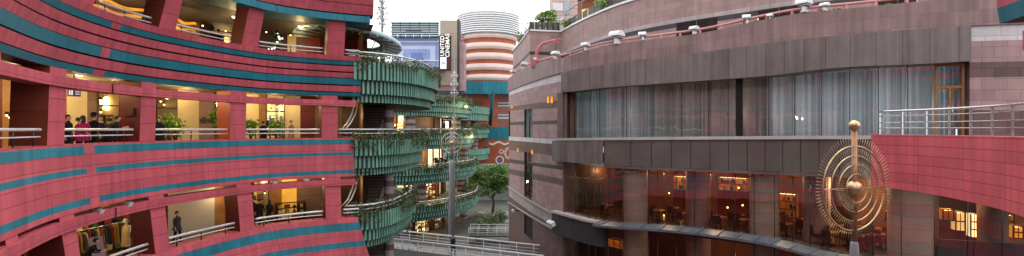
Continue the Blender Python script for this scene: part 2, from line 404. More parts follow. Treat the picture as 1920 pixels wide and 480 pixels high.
# ================================================================== LEFT: the pink mall building
LP = Plan([(-420, 4.2), (-300, 6.3), (-150, 9.8), (0, 13.7), (100, 17), (187, 19.8), (270, 22.4), (360, 25.1), (440, 27.6), (505, 29.5), (590, 31.2), (668, 32.4), (720, 33.0)])
mall = thing('mall_building', 'pink and teal curved mall building with three open galleries, on the left', 'building', (-16, 20, 0))
S0 = -330

# level 3 parapet: lapped pink ribs with teal ribs between
def ribs(zt, zb, bands, off, s1, gapz=.045):
    prof = [(zt, -.4, s1), (zt, off(0)+.1, s1)]; mats = [0]
    for (f0, f1, m) in bands:
        z0 = zt-(zt-zb)*f0; z1 = zt-(zt-zb)*f1
        if len(prof) > 2:
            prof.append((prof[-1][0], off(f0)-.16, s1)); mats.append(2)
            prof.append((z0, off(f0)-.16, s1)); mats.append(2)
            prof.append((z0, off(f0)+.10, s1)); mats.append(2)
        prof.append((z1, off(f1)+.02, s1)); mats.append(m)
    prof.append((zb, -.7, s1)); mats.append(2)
    return prof, mats
def tealgap(a, b): return lambda s: 0 if a < s < b else 1
mb = MB()
bands = [(0, .115, 0), (.135, .225, tealgap(198, 215)), (.255, .385, 0), (.42, .54, 0), (.56, .71, tealgap(183, 199)), (.745, .89, 0), (.915, 1, tealgap(172, 192))]
pr, mt = ribs(4.56, 2.06, bands, lambda f: .18*(1-f), 676)
c = mb.ribbon(LP, S0, 676, 90, pr, mt, extra=(172, 183, 192, 198, 199, 215))
mb.face([LP.p(676, -.5, 4.56), LP.p(676, .2, 4.56), LP.p(676, .02, 2.06), LP.p(676, -.5, 2.06)], 0)
mb.build('parapet', [PINKRIB, TEALRIB, PINKSHADE], mall)
# level 2 parapet: flat panels with inlaid teal bands
mb = MB()
def flat(zt, zb, bands, ot, ob, s1, s1b):
    pr = [(zt, -.4, s1), (zt, ot, s1)]; mt = [0]
    for f, m in bands:
        pr.append((zt-(zt-zb)*f, ot+(ob-ot)*f, s1+(s1b-s1)*f)); mt.append(m)
    pr.append((zb, -.7, s1b)); mt.append(2)
    return pr, mt
g = lambda a, b: tealgap(a, b)
pr, mt = flat(-.54, -2.97, [(.035, 0), (.165, g(158, 176)), (.375, 0), (.46, g(160, 177)), (.83, 0), (.925, g(163, 181)), (1, 0)], 0, .12, 663, 664)
mb.ribbon(LP, S0, 663, 90, pr, mt, extra=(158, 160, 163, 176, 177, 181))
mb.face([LP.p(663, -.5, -.54), LP.p(663, 0, -.54), LP.p(664, .12, -2.97), LP.p(664, -.5, -2.97)], 0)
mb.build('parapet', [PINK, TEAL, PINKSHADE], mall)
# level 1 parapet, leaning outward at the foot
mb = MB()
pr, mt = flat(-5.5, -8.1, [(.12, 0), (.30, 1), (.55, 0), (.68, 1), (1, 0)], .5, 1.0, 669, 692)
mb.ribbon(LP, S0, 669, 90, pr, mt)
mb.face([LP.p(669, -.4, -5.5), LP.p(669, .5, -5.5), LP.p(692, 1.0, -8.1), LP.p(692, -.4, -8.1)], 0)
mb.build('parapet', [PINK, TEAL, PINKSHADE], mall)
# wall below, down to the canal level
mb = MB(); mb.ribbon(LP, S0, 690, 60, [(-8.1, .6), (-16, .4)], [0]); mb.build('lower_wall', MAROON, mall)
# level 4 overhang: teal eave and pink ribs above
mb = MB()
mb.ribbon(LP, S0, 692, 80, [(6.98, -.8), (6.98, .95), (6.60, .95), (6.60, -.8)], [0, 0, 0]); mb.face([LP.p(692, -.8, 6.98), LP.p(692, .95, 6.98), LP.p(692, .95, 6.6), LP.p(692, -.8, 6.6)], 0)
mb.build('eave', [TEAL], mall)
mb = MB()
pr, mt = ribs(9.6, 7.15, [(0, .17, 0), (.19, .36, 0), (.38, .55, 0), (.57, .76, 0), (.78, 1, 0)], lambda f: 1.25-.75*f, 699)
mb.ribbon(LP, S0, 699, 80, pr, mt)
mb.face([LP.p(699, -.5, 9.6), LP.p(699, 1.3, 9.6), LP.p(699, .55, 7.15), LP.p(699, -.5, 7.15)], 0)
mb.ribbon(LP, S0, 690, 60, [(7.15, -.25), (6.98, -.25)], [2])
mb.build('parapet', [PINKRIB, TEALRIB, PINKSHADE], mall)
# header beams
for (zt, zb, off, s1) in [(1.80, 1.44, .12, 668), (-3.13, -3.50, .28, 666)]:
    mb = MB()
    def brk(sm, k): return abs(sm-(205 if zt > 0 else 203)) < 1.2
    mb.ribbon(LP, S0, s1, 90, [(zt, off-.55), (zt, off), (zb, off), (zb, off-.55), (zt, off-.55)], [0]*4, skip=brk, extra=(203.8, 206.2, 201.8, 204.2))
    mb.face([LP.p(s1, off-.55, zt), LP.p(s1, off, zt), LP.p(s1, off, zb), LP.p(s1, off-.55, zb)], 0)
    mb.build('header_beam', [PINK], mall)
# floors and ceilings
for (z, m, nm, o0, o1) in [(3.95, FLOOR, 'gallery_floor', -.35, -11), (-1.15, FLOOR, 'gallery_floor', -.35, -11), (-6.1, FLOOR, 'gallery_floor', -.1, -11),
                   (6.62, CEIL, 'gallery_ceiling', .3, -11), (2.30, CEILW, 'gallery_ceiling', -.45, -11), (-2.78, CEIL, 'gallery_ceiling', -.45, -11)]:
    mb = MB(); mb.ribbon(LP, S0, 700, 60, [(z, o0), (z, o1)], [0]); mb.build(nm, [m], mall)
# columns: (s0,s1) of the pink front face, leaning with the facade
def column(s0, s1, zb, zt, ob, ot, dp, m=PINKCOL, side=None):
    mb = MB()
    def ring(o, z):
        a = LP.p(s0, o, z); b = LP.p(s1, o, z); n = LP.nor((s0+s1)/2); n3 = Vector((n.x, n.y, 0))
        return [a, b, b-n3*dp, a-n3*dp]
    B_, T_ = ring(ob, zb), ring(ot, zt); mb.hexa(B_, T_)
    for i in (1, 2, 3): mb.m[i] = 1  # side and back faces: shade and warm light put into a darker red
    mb.build('column', [m, side or (MAROON if zb < 4 else REDBROWN)], mall)
for s0, s1 in [(-140, -95), (-35, 0), (92, 124), (264, 293), (432, 462), (603, 633)]: column(s0, s1, -.54, 2.06, -.06, .02, 1.0, side=REDBROWN if s0 in (92, 432) else None)
for s0, s1 in [(140, 172), (296, 327), (452, 483), (612, 645)]: column(s0, s1, 4.56, 6.65, .02, .62, 1.0)
for s0, s1 in [(0, 24), (104, 132), (274, 303), (440, 468), (608, 638)]: column(s0, s1, -5.5, -2.97, .42, .1, 1.0)
# railings between the columns
def railing(parent, plan, s0, s1, zt, off, zl=None, n=14, posts=4, zb=None, rr=.05, mat=STEELW):
    mb = MB(); mb.tube([plan.p(s0+(s1-s0)*i/n, off, zt) for i in range(n+1)], rr, 8); r = mb.build('railing', [mat], parent)
    mb = MB()
    for z in (zl if isinstance(zl, (list, tuple)) else [zl]):
        mb.tube([plan.p(s0+(s1-s0)*i/n, off, z) for i in range(n+1)], rr*.55, 6)
    mb.build('lower_rail', [mat], r)
    for k in range(posts):
        s = s0+(s1-s0)*(k+.35)/(posts-.3) if posts > 1 else (s0+s1)/2
        mb = MB(); a = plan.p(s, off, zb); mb.tube([a, plan.p(s, off, zt)], rr*.5, 6); mb.build('post', [DKMETAL], r)
    return r
for a, b, n in [(-90, 84, 5), (126, 254, 3), (295, 429, 3), (464, 600, 3), (635, 661, 2)]: railing(mall, LP, a, b, -.02, -.12, -.25, zb=-.54, posts=n)
for a, b, n in [(190, 288, 3), (330, 436, 3), (486, 606, 3), (647, 674, 2)]: railing(mall, LP, a, b, 4.98, -.12, 4.76, zb=4.56, posts=n)
for a, b, n in [(34, 100, 2), (138, 268, 3), (308, 434, 3), (474, 604, 3), (642, 672, 2)]: railing(mall, LP, a, b, -5.02, .2, -5.24, zb=-5.5, posts=n, rr=.06)

# back walls of the galleries: (px0, px1, material, kind) seen on a curve 5 m behind the front
def backwall(z0, z1, segs, off):
    for (a, b, m) in segs:
        s0 = LP.inv(a, off); s1 = LP.inv(b, off)
        if m == 'shop':
            mb = MB(); o2 = off-3.2
            mb.ribbon(LP, s0-8, s1+8, 6, [(z0, o2), (z1, o2)], [0])
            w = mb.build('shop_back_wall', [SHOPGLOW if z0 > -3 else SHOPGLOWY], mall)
            for ss in (s0-2, s1+2):
                mb = MB(); mb.face([LP.p(ss, off, z0), LP.p(ss, o2, z0), LP.p(ss, o2, z1), LP.p(ss, off, z1)], 0); mb.build('shop_side_wall', [CREAM], mall)
            mb = MB(); mb.ribbon(LP, s0, s1, 6, [(z0+.05, off+.02), (z1-.1, off+.02)], [0]); gl = mb.build('shop_window', [GLAZE], mall)
            mb = MB()
            n = max(1, round(LP.xy(s0).__sub__(LP.xy(s1)).length/1.3))
            for i in range(n+1):
                s = s0+(s1-s0)*i/n; mb.tube([LP.p(s, off+.05, z0), LP.p(s, off+.05, z1)], .035, 4)
            mb.tube([LP.p(s0+(s1-s0)*i/6, off+.05, z0+2.35) for i in range(7)], .035, 4)
            mb.build('shop_window_frame', [DKMETAL], gl)
        else:
            mb = MB(); mb.ribbon(LP, s0, s1, 8, [(z1, off), (z0, off)], [0]); mb.build('back_wall', [m], mall)
backwall(-1.15, 2.3, [(-300, 4, MAROON), (4, 27, WOOD), (27, 54, TAUPE), (54, 126, REDBROWN), (126, 164, CREAM), (164, 183, BROWNWALL), (183, 238, 'shop'), (238, 293, MAROON),
                      (293, 331, 'shop'), (331, 373, CREAM), (373, 403, TAUPE), (403, 434, 'shop'), (434, 486, CREAM), (486, 500, WOOD), (500, 534, 'shop'), (534, 563, CREAM), (563, 590, MAROON), (590, 642, BROWNWALL), (642, 690, DARKWOOD)], -5.0)
backwall(-6.1, -2.78, [(-320, 40, DARKWOOD), (40, 66, WOOD), (66, 142, BROWNWALL), (142, 176, SHOPDIM), (176, 206, WOOD), (206, 262, SHOPDIM), (262, 314, MAROON), (314, 404, WHITEWALL), (404, 424, WOOD), (424, 474, MAROON), (474, 502, 'shop'), (502, 528, WOOD), (528, 556, SHOPGLOWY), (556, 616, BROWNWALL), (616, 690, DARKWOOD)], -4.6)
backwall(3.95, 6.62, [(-300, 180, MAROON), (180, 262, WOOD), (262, 330, REDBROWN), (330, 372, WOOD), (372, 398, DARKWOOD), (398, 440, 'shop'), (440, 486, REDBROWN), (486, 540, DARKWOOD), (540, 556, CREAM), (556, 574, BROWNWALL), (574, 600, REDBROWN), (600, 690, MAROON)], -6.0)
# gold cove strips on the top gallery
for k, (a, b, off) in enumerate([(175, 286, -3.0), (322, 368, -3.4)]):
    for j in range(3):
        mb = MB(); n = 14; s0 = LP.inv(a, off); s1 = LP.inv(b, off)
        pts = [LP.p(s0+(s1-s0)*i/n, off+.08*math.sin(i*.7+j), 5.95-.38*j+.05*math.sin(i*.6+j*1.3)) for i in range(n+1)]
        mb.tube(pts, .075, 6); mb.build('cove_light', [COVE], mall)
# side faces of gallery ends
mb = MB()
for (z0, z1) in [(3.95, 6.7), (-1.15, 2.3), (-6.1, -2.78)]:
    mb.face([LP.p(684, -1.4, z0), LP.p(684, -9, z0), LP.p(684, -9, z1), LP.p(684, -1.4, z1)], 0)
mb.build('end_wall', [BROWNWALL], mall)
# unseen upper storey, added so the right windows mirror less sky
mb = MB(); mb.ribbon(LP, S0, 699, 60, [(9.6, .6), (10.2, .6), (10.2, -1.5), (11.8, -1.5), (11.8, .5), (12.4, .5), (13.0, .5), (13.5, .5), (14.1, .5), (14.7, .5), (14.7, -14)], [1, 2, 2, 2, 0, 1, 0, 1, 0, 2]); mb.build('upper_storey', [PINK, TEAL, BROWNWALL], mall)

# the building's continuation behind the viewer (mirrored in the upper windows)
WP = Plan(xy=[(-5.8, 2.5), (-8.6, -6), (-9.5, -16), (-5, -27), (6, -33), (18, -31), (27, -22), (30, -8)])
wing = thing('mall_wing', 'pink and teal banded mall wing behind the viewpoint, mirrored faintly in the upper windows', 'building', (0, -30, 0))
mb = MB()
zz_ = [-16, -13, -12.4, -10.5, -8.1, -7.5, -7.0, -6.2, -5.6, -3.6, -2.9, -2.3, -1.7, -1.1, -.54, 1.9, 2.2, 2.7, 3.3, 3.8, 4.5, 6.5, 6.9, 7.6, 8.2, 9.0, 9.6, 11.5, 12, 12.6, 13.2, 14]
mm_ = [0, 1, 0, 2, 0, 1, 0, 1, 0, 2, 0, 1, 0, 1, 2, 1, 0, 1, 0, 1, 2, 1, 0, 1, 0, 0, 2, 1, 0, 1, 0]
mb.ribbon(WP, 0, WP.hi, 60, [(z, .0) for z in zz_], mm_); mb.build('facade', [PINK, TEAL, BROWNWALL], wing)
mb = MB(); mb.ribbon(LP, -415, 700, 50, [(14.7, -11.2), (-16, -11.2)], [0]); mb.build('outer_wall', [BROWNWALL], mall)
mb = MB(); a_ = LP.p(S0, 0); b_ = LP.p(S0, -12); mb.face([(a_.x, a_.y, 0), (b_.x, b_.y, 0), (b_.x, b_.y, EZ+14.7), (a_.x, a_.y, EZ+14.7)], 0); mb.build('end_wall', [PINK], mall)
# lamps ---------------------------------------------------------------
def downlight(p, label, r=.14, light=None, mat=LAMPW):
    t = thing('ceiling_lamp', label, 'ceiling lamp', p, 'round downlights in the mall gallery ceilings')
    mb = MB(); mb.lathe(p, [(r*1.35, 0), (r*1.35, -.05), (r*1.05, -.06)], 14, cap=False); mb.build('rim', [STEELW], t)
    mb = MB(); mb.lathe(p, [(.01, -.09), (r*.7, -.08), (r, -.04)], 14); mb.build('bulb', [mat], t)
    if light: lamp_or_fill_light(p-Vector((0, 0, .6)), light)
downlight(LP.at(440, -2.2, 6.6), 'bright round ceiling lamp over the top gallery, above its middle railing', .13, 60)
downlight(LP.at(563, -2.2, 6.6), 'bright round ceiling lamp over the top gallery beside the lit tree', .13, 60)
downlight(LP.at(265, -2.6, 6.6), 'round ceiling lamp among the gold strips of the top gallery', .13, 50)
for px, lab in [(40, 'round lamp above the middle gallery at its far left end'), (150, 'round lamp above the middle gallery over the group at the railing'), (215, 'round lamp above the middle gallery near the pendant lights'),
            (318, 'round lamp above the middle gallery over the pale spotlit wall'), (350, 'round lamp above the middle gallery right of the potted shrubs'), (515, 'round lamp above the middle gallery over the glass shop'), (600, 'round lamp above the middle gallery by the last column')]:
    downlight(LP.at(px, -1.8, 2.28), lab, .15, 115)
for px, lab in [(90, 'round lamp over the lowest gallery at its left end'), (200, 'round lamp over the lowest gallery above the clothes display'), (360, 'round lamp over the lowest gallery by the grey white wall'), (500, 'round lamp over the lowest gallery above the walking couple'), (590, 'round lamp over the lowest gallery by the last column')]:
    downlight(LP.at(px, -2.0, -2.8), lab, .13, 55)
# warm pools inside each shop
for px, off, z, w in [(205, -6.6, 1.4, 120), (312, -6.6, 1.4, 110), (418, -6.6, 1.4, 70), (516, -6.6, 1.4, 100), (350, -4.2, 1.9, 45), (148, -3.8, 1.8, 60), (470, -4.0, 1.7, 60), (548, -4, 1.6, 50),
                      (175, -6.4, -3.5, 60), (488, -6.2, -3.5, 60), (550, -3.4, -3.6, 50), (15, -4, 1.4, 60), (412, -4, -4, 40), (235, -3.5, -3.4, 40), (80, -3, -3.6, 40),
                      (420, -8, 5.8, 110), (230, -4.4, 5.2, 90), (350, -4.6, 5.2, 70), (560, -4.8, 5.2, 60)]:
    lamp_or_fill_light(LP.at(px, off, z), w)
# pendant lamps in the shop
for i, (px, py) in enumerate([(200, 187), (200, 202), (219, 194), (213, 181), (206, 196), (195, 194), (322, 186), (316, 191)]):
    s = LP.inv(px, -6.4); q = LP.p(s, -6.4); z = (HY-py)/960*q.y
    p = Vector((q.x, q.y, EZ+z)); t = thing('pendant_lamp', 'small glowing pendant lamp hanging inside the middle gallery glass shop', 'lamp', p, 'pendant lamps in the glass shop')
    mb = MB(); mb.lathe(p, [(.03, .17), (.13, .1), (.16, -.08), (.1, -.12)], 12); mb.build('lamp_shade', [LAMPWARM], t)
    mb = MB(); mb.tube([p+Vector((0, 0, .17)), Vector((p.x, p.y, EZ+2.3))], .012, 4); mb.build('cord', [DKMETAL], t)
# hanging sign
q = LP.at(138, -1.2, 0); z = (HY-174)/960*q.y
p = Vector((q.x, q.y, EZ+z)); nn = LP.nor(LP.inv(138, -1.2)); rz = math.atan2(-q.x, q.y) * -1 + R(0)
t = thing('hanging_sign', 'blue and white lit direction sign hanging under the gallery header', 'sign', p)
face = Vector((-q.x, -q.y, 0)).normalized(); sx = Vector((-face.y, face.x, 0))
def sgn(u, w, f=0.0): return p + sx*u + Vector((0, 0, w)) + face*f
def signbox(nm, u0, u1, w0, w1, f0, f1, m, par):
    mb = MB(); mb.hexa([sgn(u0, w0, f0), sgn(u1, w0, f0), sgn(u1, w0, f1), sgn(u0, w0, f1)], [sgn(u0, w1, f0), sgn(u1, w1, f0), sgn(u1, w1, f1), sgn(u0, w1, f1)]); return mb.build(nm, [m], par)
signbox('panel', -.2, .2, -.14, .14, -.05, .05, SCREENB, t)
for (u, w, a, b) in [(-.12, 0, .035, .09), (-.05, 0, .035, .09)]: signbox('symbol', u-a, u+a-.02, w-b, w+b, .052, .056, SIGNW, t)
for w in (.06, 0, -.06): signbox('symbol', .04, .17, w-.012, w+.012, .052, .056, SIGNW, t)
mb = MB(); mb.tube([sgn(0, .14), sgn(0, 2.3-z)], .02, 6); mb.build('hanger', [DKMETAL], t)
# picture frame on the maroon column side; logo sign on the taupe panel
q = LP.p(264, -.5, .75); n = LP.nor(278); tt = LP.tan(264)
t = thing('framed_picture', 'small dark framed notice on the side of the second gallery column', 'picture', q)
f = Vector((-tt.x, -tt.y, 0)); u = Vector((n.x, n.y, 0))
mb = MB(); A = [q+f*.02-u*.22, q+f*.02+u*.22]
mb.hexa([A[0]+Vector((0, 0, -.17)), A[1]+Vector((0, 0, -.17)), A[1]+f*.03+Vector((0, 0, -.17)), A[0]+f*.03+Vector((0, 0, -.17))], [A[0]+Vector((0, 0, .17)), A[1]+Vector((0, 0, .17)), A[1]+f*.03+Vector((0, 0, .17)), A[0]+f*.03+Vector((0, 0, .17))])
mb.build('frame', [DKMETAL], t)
mb = MB(); mb.face([A[0]*.9+A[1]*.1+f*.036+Vector((0, 0, -.13)), A[1]*.9+A[0]*.1+f*.036+Vector((0, 0, -.13)), A[1]*.9+A[0]*.1+f*.036+Vector((0, 0, .13)), A[0]*.9+A[1]*.1+f*.036+Vector((0, 0, .13))], 0); mb.build('print', [MAROON], t)
sN = LP.inv(388, -4.95); q = LP.p(sN, -4.95, .55); n = LP.nor(sN); tt = LP.tan(sN)
Mt = Matrix(((tt.x, 0, n.x, q.x), (tt.y, 0, n.y, q.y), (0, 1, 0, q.z), (0, 0, 0, 1)))
t = thing('wall_sign', 'dark lettering and dome emblem on the taupe shop panel', 'sign', q)
for k, w in enumerate(['THE', 'NORTH', 'FACE']): text_mesh(w, .15, SIGNK, Mt @ Matrix.Translation((-.2, .12-.13*k, 0)), 'lettering', t, .01)
mb = MB()
for r0, r1 in [(.08, .15), (.18, .25), (.28, .35)]:
    for i in range(8):
        a, b = PI/2*i/8, PI/2*(i+1)/8
        P_ = lambda r, x: (Mt @ Vector((.42-r*math.cos(x)+.0, -.16+r*math.sin(x), .015)).to_4d()).to_3d()
        mb.face([P_(r0, a), P_(r0, b), P_(r1, b), P_(r1, a)], 0)
mb.build('emblem', [SIGNK], t)
# silver floodlights under the parapet
def gap_flood(px, z, off, label):
    s = LP.inv(px, off); p = LP.p(s, off, z); a = math.atan2(LP.nor(s).y, LP.nor(s).x)
    t = thing('floodlight', label, 'floodlight', p, 'silver floodlights under the parapet')
    mb = MB(); mb.box(p, (.22, .3, .2), a, ry=.5); mb.build('housing', [STEEL], t)
    mb = MB(); mb.box(p+Vector((math.cos(a), math.sin(a), -.25)).normalized()*.13, (.02, .24, .15), a, ry=.5); mb.build('lens', [WHITEP], t)
    mb = MB(); mb.box(p+Vector((0, 0, .14)), (.05, .34, .03), a); mb.build('bracket', [DKMETAL], t)
gap_flood(184, -3.12, .2, 'silver floodlight under the parapet, leftmost of four')
gap_flood(239, -3.10, .2, 'silver floodlight under the parapet, second from the left')
gap_flood(514, -3.08, .1, 'silver floodlight under the parapet, third from the left')
gap_flood(575, -3.06, .1, 'silver floodlight under the parapet, nearest the green planters')

# plants, mannequins, displays in the galleries ------------------------
def potted_plant(p, h, r, label, nleaf=260, mat=None, pot=True, group=None):
    t = thing('potted_plant', label, 'plant', p, group)
    mb = MB(); mb.lathe(p, [(.13, 0), (.2, .32), (.21, .34), (.17, .33)], 14); mb.build('pot', [mat or MANN], t)
    mb = MB()
    for k in range(5):
        a = k*1.3; mb.tube([p+Vector((0, 0, .3)), p+Vector((math.cos(a)*r*.3, math.sin(a)*r*.3, h*.6)), p+Vector((math.cos(a)*r*.7, math.sin(a)*r*.7, h*.85))], [.025, .018, .008], 5)
    mb.build('stem', [BARK], t)
    mb = MB()
    for k in range(nleaf):
        v = Vector((random.gauss(0, .45), random.gauss(0, .45), random.gauss(0, .4)))
        mb.leaf(p+Vector((v.x*r, v.y*r, h*.72+v.z*h*.3)), random.uniform(.12, .24))
    mb.build('foliage', [LEAFL], t)
potted_plant(LP.at(318, -2.6, -1.15), 1.9, .5, 'bushy potted shrub left of the spotlit cream wall')
potted_plant(LP.at(329, -3.0, -1.15), 1.7, .4, 'smaller potted shrub right beside the bushy one')
potted_plant(LP.at(407, -3.5, -1.15), 2.3, .35, 'tall lit plant behind the third gallery column')
potted_plant(LP.at(470, -3.2, -1.15), 1.75, .45, 'plant in a pale round pot at the cream wall right of the third column')
potted_plant(LP.at(518, -3.8, -1.15), 1.8, .45, 'leafy plant at the glass shop right of the dark clad visitor')

# ================================================================== MIDDLE: round green planter terraces
def tier(mb, plan, s0, s1, z0, z1, off, period, rev=0):
    """corrugated strip: ribs standing proud of a dark recess"""
    n = int(s1-s0 >= 0 and (s1-s0)/period)
    ph = random.random()*period*.5
    def V(s, o, z): return plan.p(s, o, z)
    s = s0
    a = .05
    dz = (z1-z0)
    while s < s1:
        r = min(s+period*random.uniform(.46, .56), s1); e = min(s+period, s1)
        # rib: leans out a little at the bottom
        f = [V(s, off+.05, z0), V(r, off+.05, z0), V(r, off+.03, z1), V(s, off+.03, z1)]
        bk = [V(s, off-a, z0), V(r, off-a, z0), V(r, off-a, z1), V(s, off-a, z1)]
        mb.face(f, 0); mb.face([bk[0], f[0], f[3], bk[3]], 0); mb.face([f[1], bk[1], bk[2], f[2]], 0)
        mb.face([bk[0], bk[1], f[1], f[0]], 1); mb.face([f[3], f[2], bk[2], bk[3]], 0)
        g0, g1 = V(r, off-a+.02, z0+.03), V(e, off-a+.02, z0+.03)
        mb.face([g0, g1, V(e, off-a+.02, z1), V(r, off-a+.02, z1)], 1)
        s = e
    # underside ledge
def ivy(name, label, plan, s0, s1, zt, n, size, over=.15, deep=1.0, group='trailing plants on the planters'):
    mb = MB()
    patches = [(random.uniform(s0, s1), random.uniform(.3, 1.0)) for _ in range(max(4, int((s1-s0)*1.6)))]
    for k in range(n):
        u = random.random()
        if u < .55:
            s = random.uniform(s0, s1); b = .5+.5*math.sin(s*2.1)+.35*math.sin(s*5.3)
            p = plan.p(s, random.uniform(-.9, over), zt+random.uniform(-.15, .3+.3*max(0, b)))
            mb.leaf(p, size*random.uniform(.7, 1.35))
        else:
            ps, pl = random.choice(patches); s = min(s1, max(s0, random.gauss(ps, .22)))
            dpt = random.random()**1.5*deep*pl
            mb.leaf(plan.p(s, over+.03+random.uniform(0, .1), zt-dpt), size*random.uniform(.6, 1.2), droop=.8)
    o = mb.build(name, [LEAF]); return tag(o, label, 'plant', group)
def terrace(root, plan, s0, s1, tiers, offs, period, soff_back, soil=True, floorz=None):
    pl = MB()
    for (z1, z0), o in zip(tiers, offs): tier(pl, plan, s0, s1, z0, z1, o, period)
    for k in range(len(tiers)-1):
        pl.ribbon(plan, s0, s1, 30, [(tiers[k][1], offs[k]+.02), (tiers[k+1][0], offs[k+1]-.02)], [1])
    pl.ribbon(plan, s0, s1, 30, [(tiers[0][0], offs[0]+.04), (tiers[0][0], offs[0]-.12), (tiers[0][0]-.12, offs[0]-.14)], [1, 1])
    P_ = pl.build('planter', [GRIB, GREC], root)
    sb = MB(); sb.ribbon(plan, s0, s1, 30, [(tiers[0][0]-.1, offs[0]-.1), (tiers[0][0]-.1, -1.1), (floorz if floorz is not None else tiers[0][0]-.6, -1.1)], [0]); sb.build('soil_bed', [DARKWOOD], P_)
    # floor and soffit back to soff_back
    for (z, nm, m) in [(floorz, 'terrace_floor', CONC), (tiers[-1][1]+.01, 'soffit', CEIL)]:
        fb = MB(); n = 30
        for i in range(n):
            a = plan.p(s0+(s1-s0)*i/n, offs[-1]-.05, z); b = plan.p(s0+(s1-s0)*(i+1)/n, offs[-1]-.05, z)
            ca = soff_back(a); cb = soff_back(b)
            fb.face([a, b, cb, ca], 0, [(a.x, a.y), (b.x, b.y), (cb.x, cb.y), (ca.x, ca.y)])
        fb.build(nm, [m], root)

# --- nearest stack, against the end of the pink building
PA3 = Plan(xy=[(-10.2, 32.0), (-9.4, 32.4), (-7.8, 33.8), (-6.55, 36.6), (-6.1, 40.8), (-6.6, 45), (-8.4, 49)])
PA2 = Plan(xy=[(-10.5, 32.2), (-9.6, 32.6), (-8.4, 33.7), (-7.35, 36.6), (-7.1, 40.8), (-7.7, 45), (-9.2, 49)])
PA1 = Plan(xy=[(-10.4, 32.1), (-9.5, 32.5), (-8.55, 33.4), (-7.8, 36), (-7.65, 39.5), (-8.4, 44), (-10, 48)])
ga = thing('garden_terrace', 'nearest tower of round green corrugated planters beside the pink building', 'terrace', (-9.5, 40, 0))
back = lambda p: Vector((p.x-9, max(p.y, 34), p.z))
terrace(ga, PA3, 0.3, PA3.hi, [(4.28, 3.12), (3.16, 2.24), (2.28, 1.72)], [0, -.28, -.6], .3, back, floorz=3.95)
terrace(ga, PA2, 0.3, PA2.hi, [(-.68, -1.72), (-1.68, -2.52), (-2.48, -3.0)], [0, -.28, -.55], .3, back, floorz=-1.15)
terrace(ga, PA1, 0.3, PA1.hi, [(-5.35, -6.42), (-6.38, -7.16), (-7.12, -7.65)], [0, -.28, -.55], .3, back, floorz=-6.1)
ivy('trailing_plant', 'ivy trailing over the topmost planter of the nearest terrace', PA3, .4, 16, 4.4, 3600, .12, deep=.8)
ivy('trailing_plant', 'thick ivy over the middle planter of the nearest terrace, beside the long handrail', PA2, .4, 15, -.62, 3900, .12, deep=.95)
ivy('trailing_plant', 'bushy ivy over the lowest planter of the nearest terrace', PA1, .3, 14, -5.2, 4300, .125, deep=1.0)
mb = MB()
for z0, z1 in [(1.73, -1.15), (-2.95, -6.1), (-7.6, -16)]:
    mb = MB(); mb.lathe(Vector((-8.75, 36.4, EZ)), [(.36, z1), (.36, z0)], 20, cap=False); mb.build('column', [COLBAND], ga)
for z0, z1 in [(1.73, -1.15), (-2.95, -6.1)]:
    mb = MB(); mb.lathe(Vector((-11.6, 38.5, EZ)), [(.36, z1), (.36, z0)], 20, cap=False); mb.build('column', [COLBAND], ga)
# stair flights
for zb, zt in [(-1.15, 3.95), (-6.1, -1.15), (-11.1, -6.1)]:
    st = MB(); n = 24
    for i in range(n):
        z0 = zb+(zt-zb)*i/n; z1 = zb+(zt-zb)*(i+1)/n; y = 36.2+i*.30
        w0, w1 = -13.4, -9.45
        st.face([(w0, y, EZ+z0), (w1, y, EZ+z0), (w1, y, EZ+z1-.05), (w0, y, EZ+z1-.05)], 0)
        st.face([(w0, y-.04, EZ+z1-.05), (w1, y-.04, EZ+z1-.05), (w1, y-.04, EZ+z1), (w0, y-.04, EZ+z1)], 1)
        st.face([(w0, y-.04, EZ+z1), (w1, y-.04, EZ+z1), (w1, y+.3, EZ+z1), (w0, y+.3, EZ+z1)], 1)
    for w in (-9.45, -13.4): st.face([(w, 36.2, EZ+zb), (w, 43.4, EZ+zt), (w, 43.4, EZ+zt-.5), (w, 36.7, EZ+zb)], 0)
    S = st.build('staircase', [BROWNWALL, CONC], ga)
    for w in (-9.4, -13.2):
        hb = MB()
        for dz in (.95, .55): hb.tube([(w, 35.6, EZ+zb+dz-.1), (w, 36.2, EZ+zb+dz), (w, 39.8, EZ+(zb+zt)/2+dz), (w, 43.2, EZ+zt+dz)], .045 if dz > .9 else .028, 8)
        hb.build('stair_handrail', [STEELW], S)
mb = MB(); mb.face([(-22, 45.5, 0), (-12.6, 45.5, 0), (-12.6, 45.5, EZ+4), (-22, 45.5, EZ+4)], 0); mb.build('rear_wall', [BROWNWALL], ga)
# curved stair rail pair beside the last column of the pink building
mb = MB()
for o in (0, .16):
    mb.tube([W(641+o*40, 243, 33.4), W(650+o*40, 232, 33.6), W(659+o*40, 216, 34), W(664+o*40, 200, 34.6), W(667+o*40, 186, 35.2)], .05, 8)
mb.build('stair_handrail', [STEELW], ga)
mb = MB()
for o in (0, .16):
    mb.tube([W(640+o*40, 388, 33.6), W(652+o*40, 374, 33.8), W(661+o*40, 352, 34.2), W(665+o*40, 335, 34.8)], .05, 8)
mb.build('stair_handrail', [STEELW], ga)
railing(ga, PA3, 0, PA3.hi-4, 4.92, -.35, 4.66, zb=4.2, posts=9, n=40)
railing(ga, PA2, 0, PA2.hi-5, -.02, -.35, -.28, zb=-.8, posts=9, n=40)
railing(ga, PA1, 0, PA1.hi-4, -4.88, -.35, -5.15, zb=-5.4, posts=9, n=40, rr=.07)
lamp_or_fill_light(Vector((-11, 35, EZ+.9)), 45); lamp_or_fill_light(Vector((-11, 35, EZ-3.6)), 45)

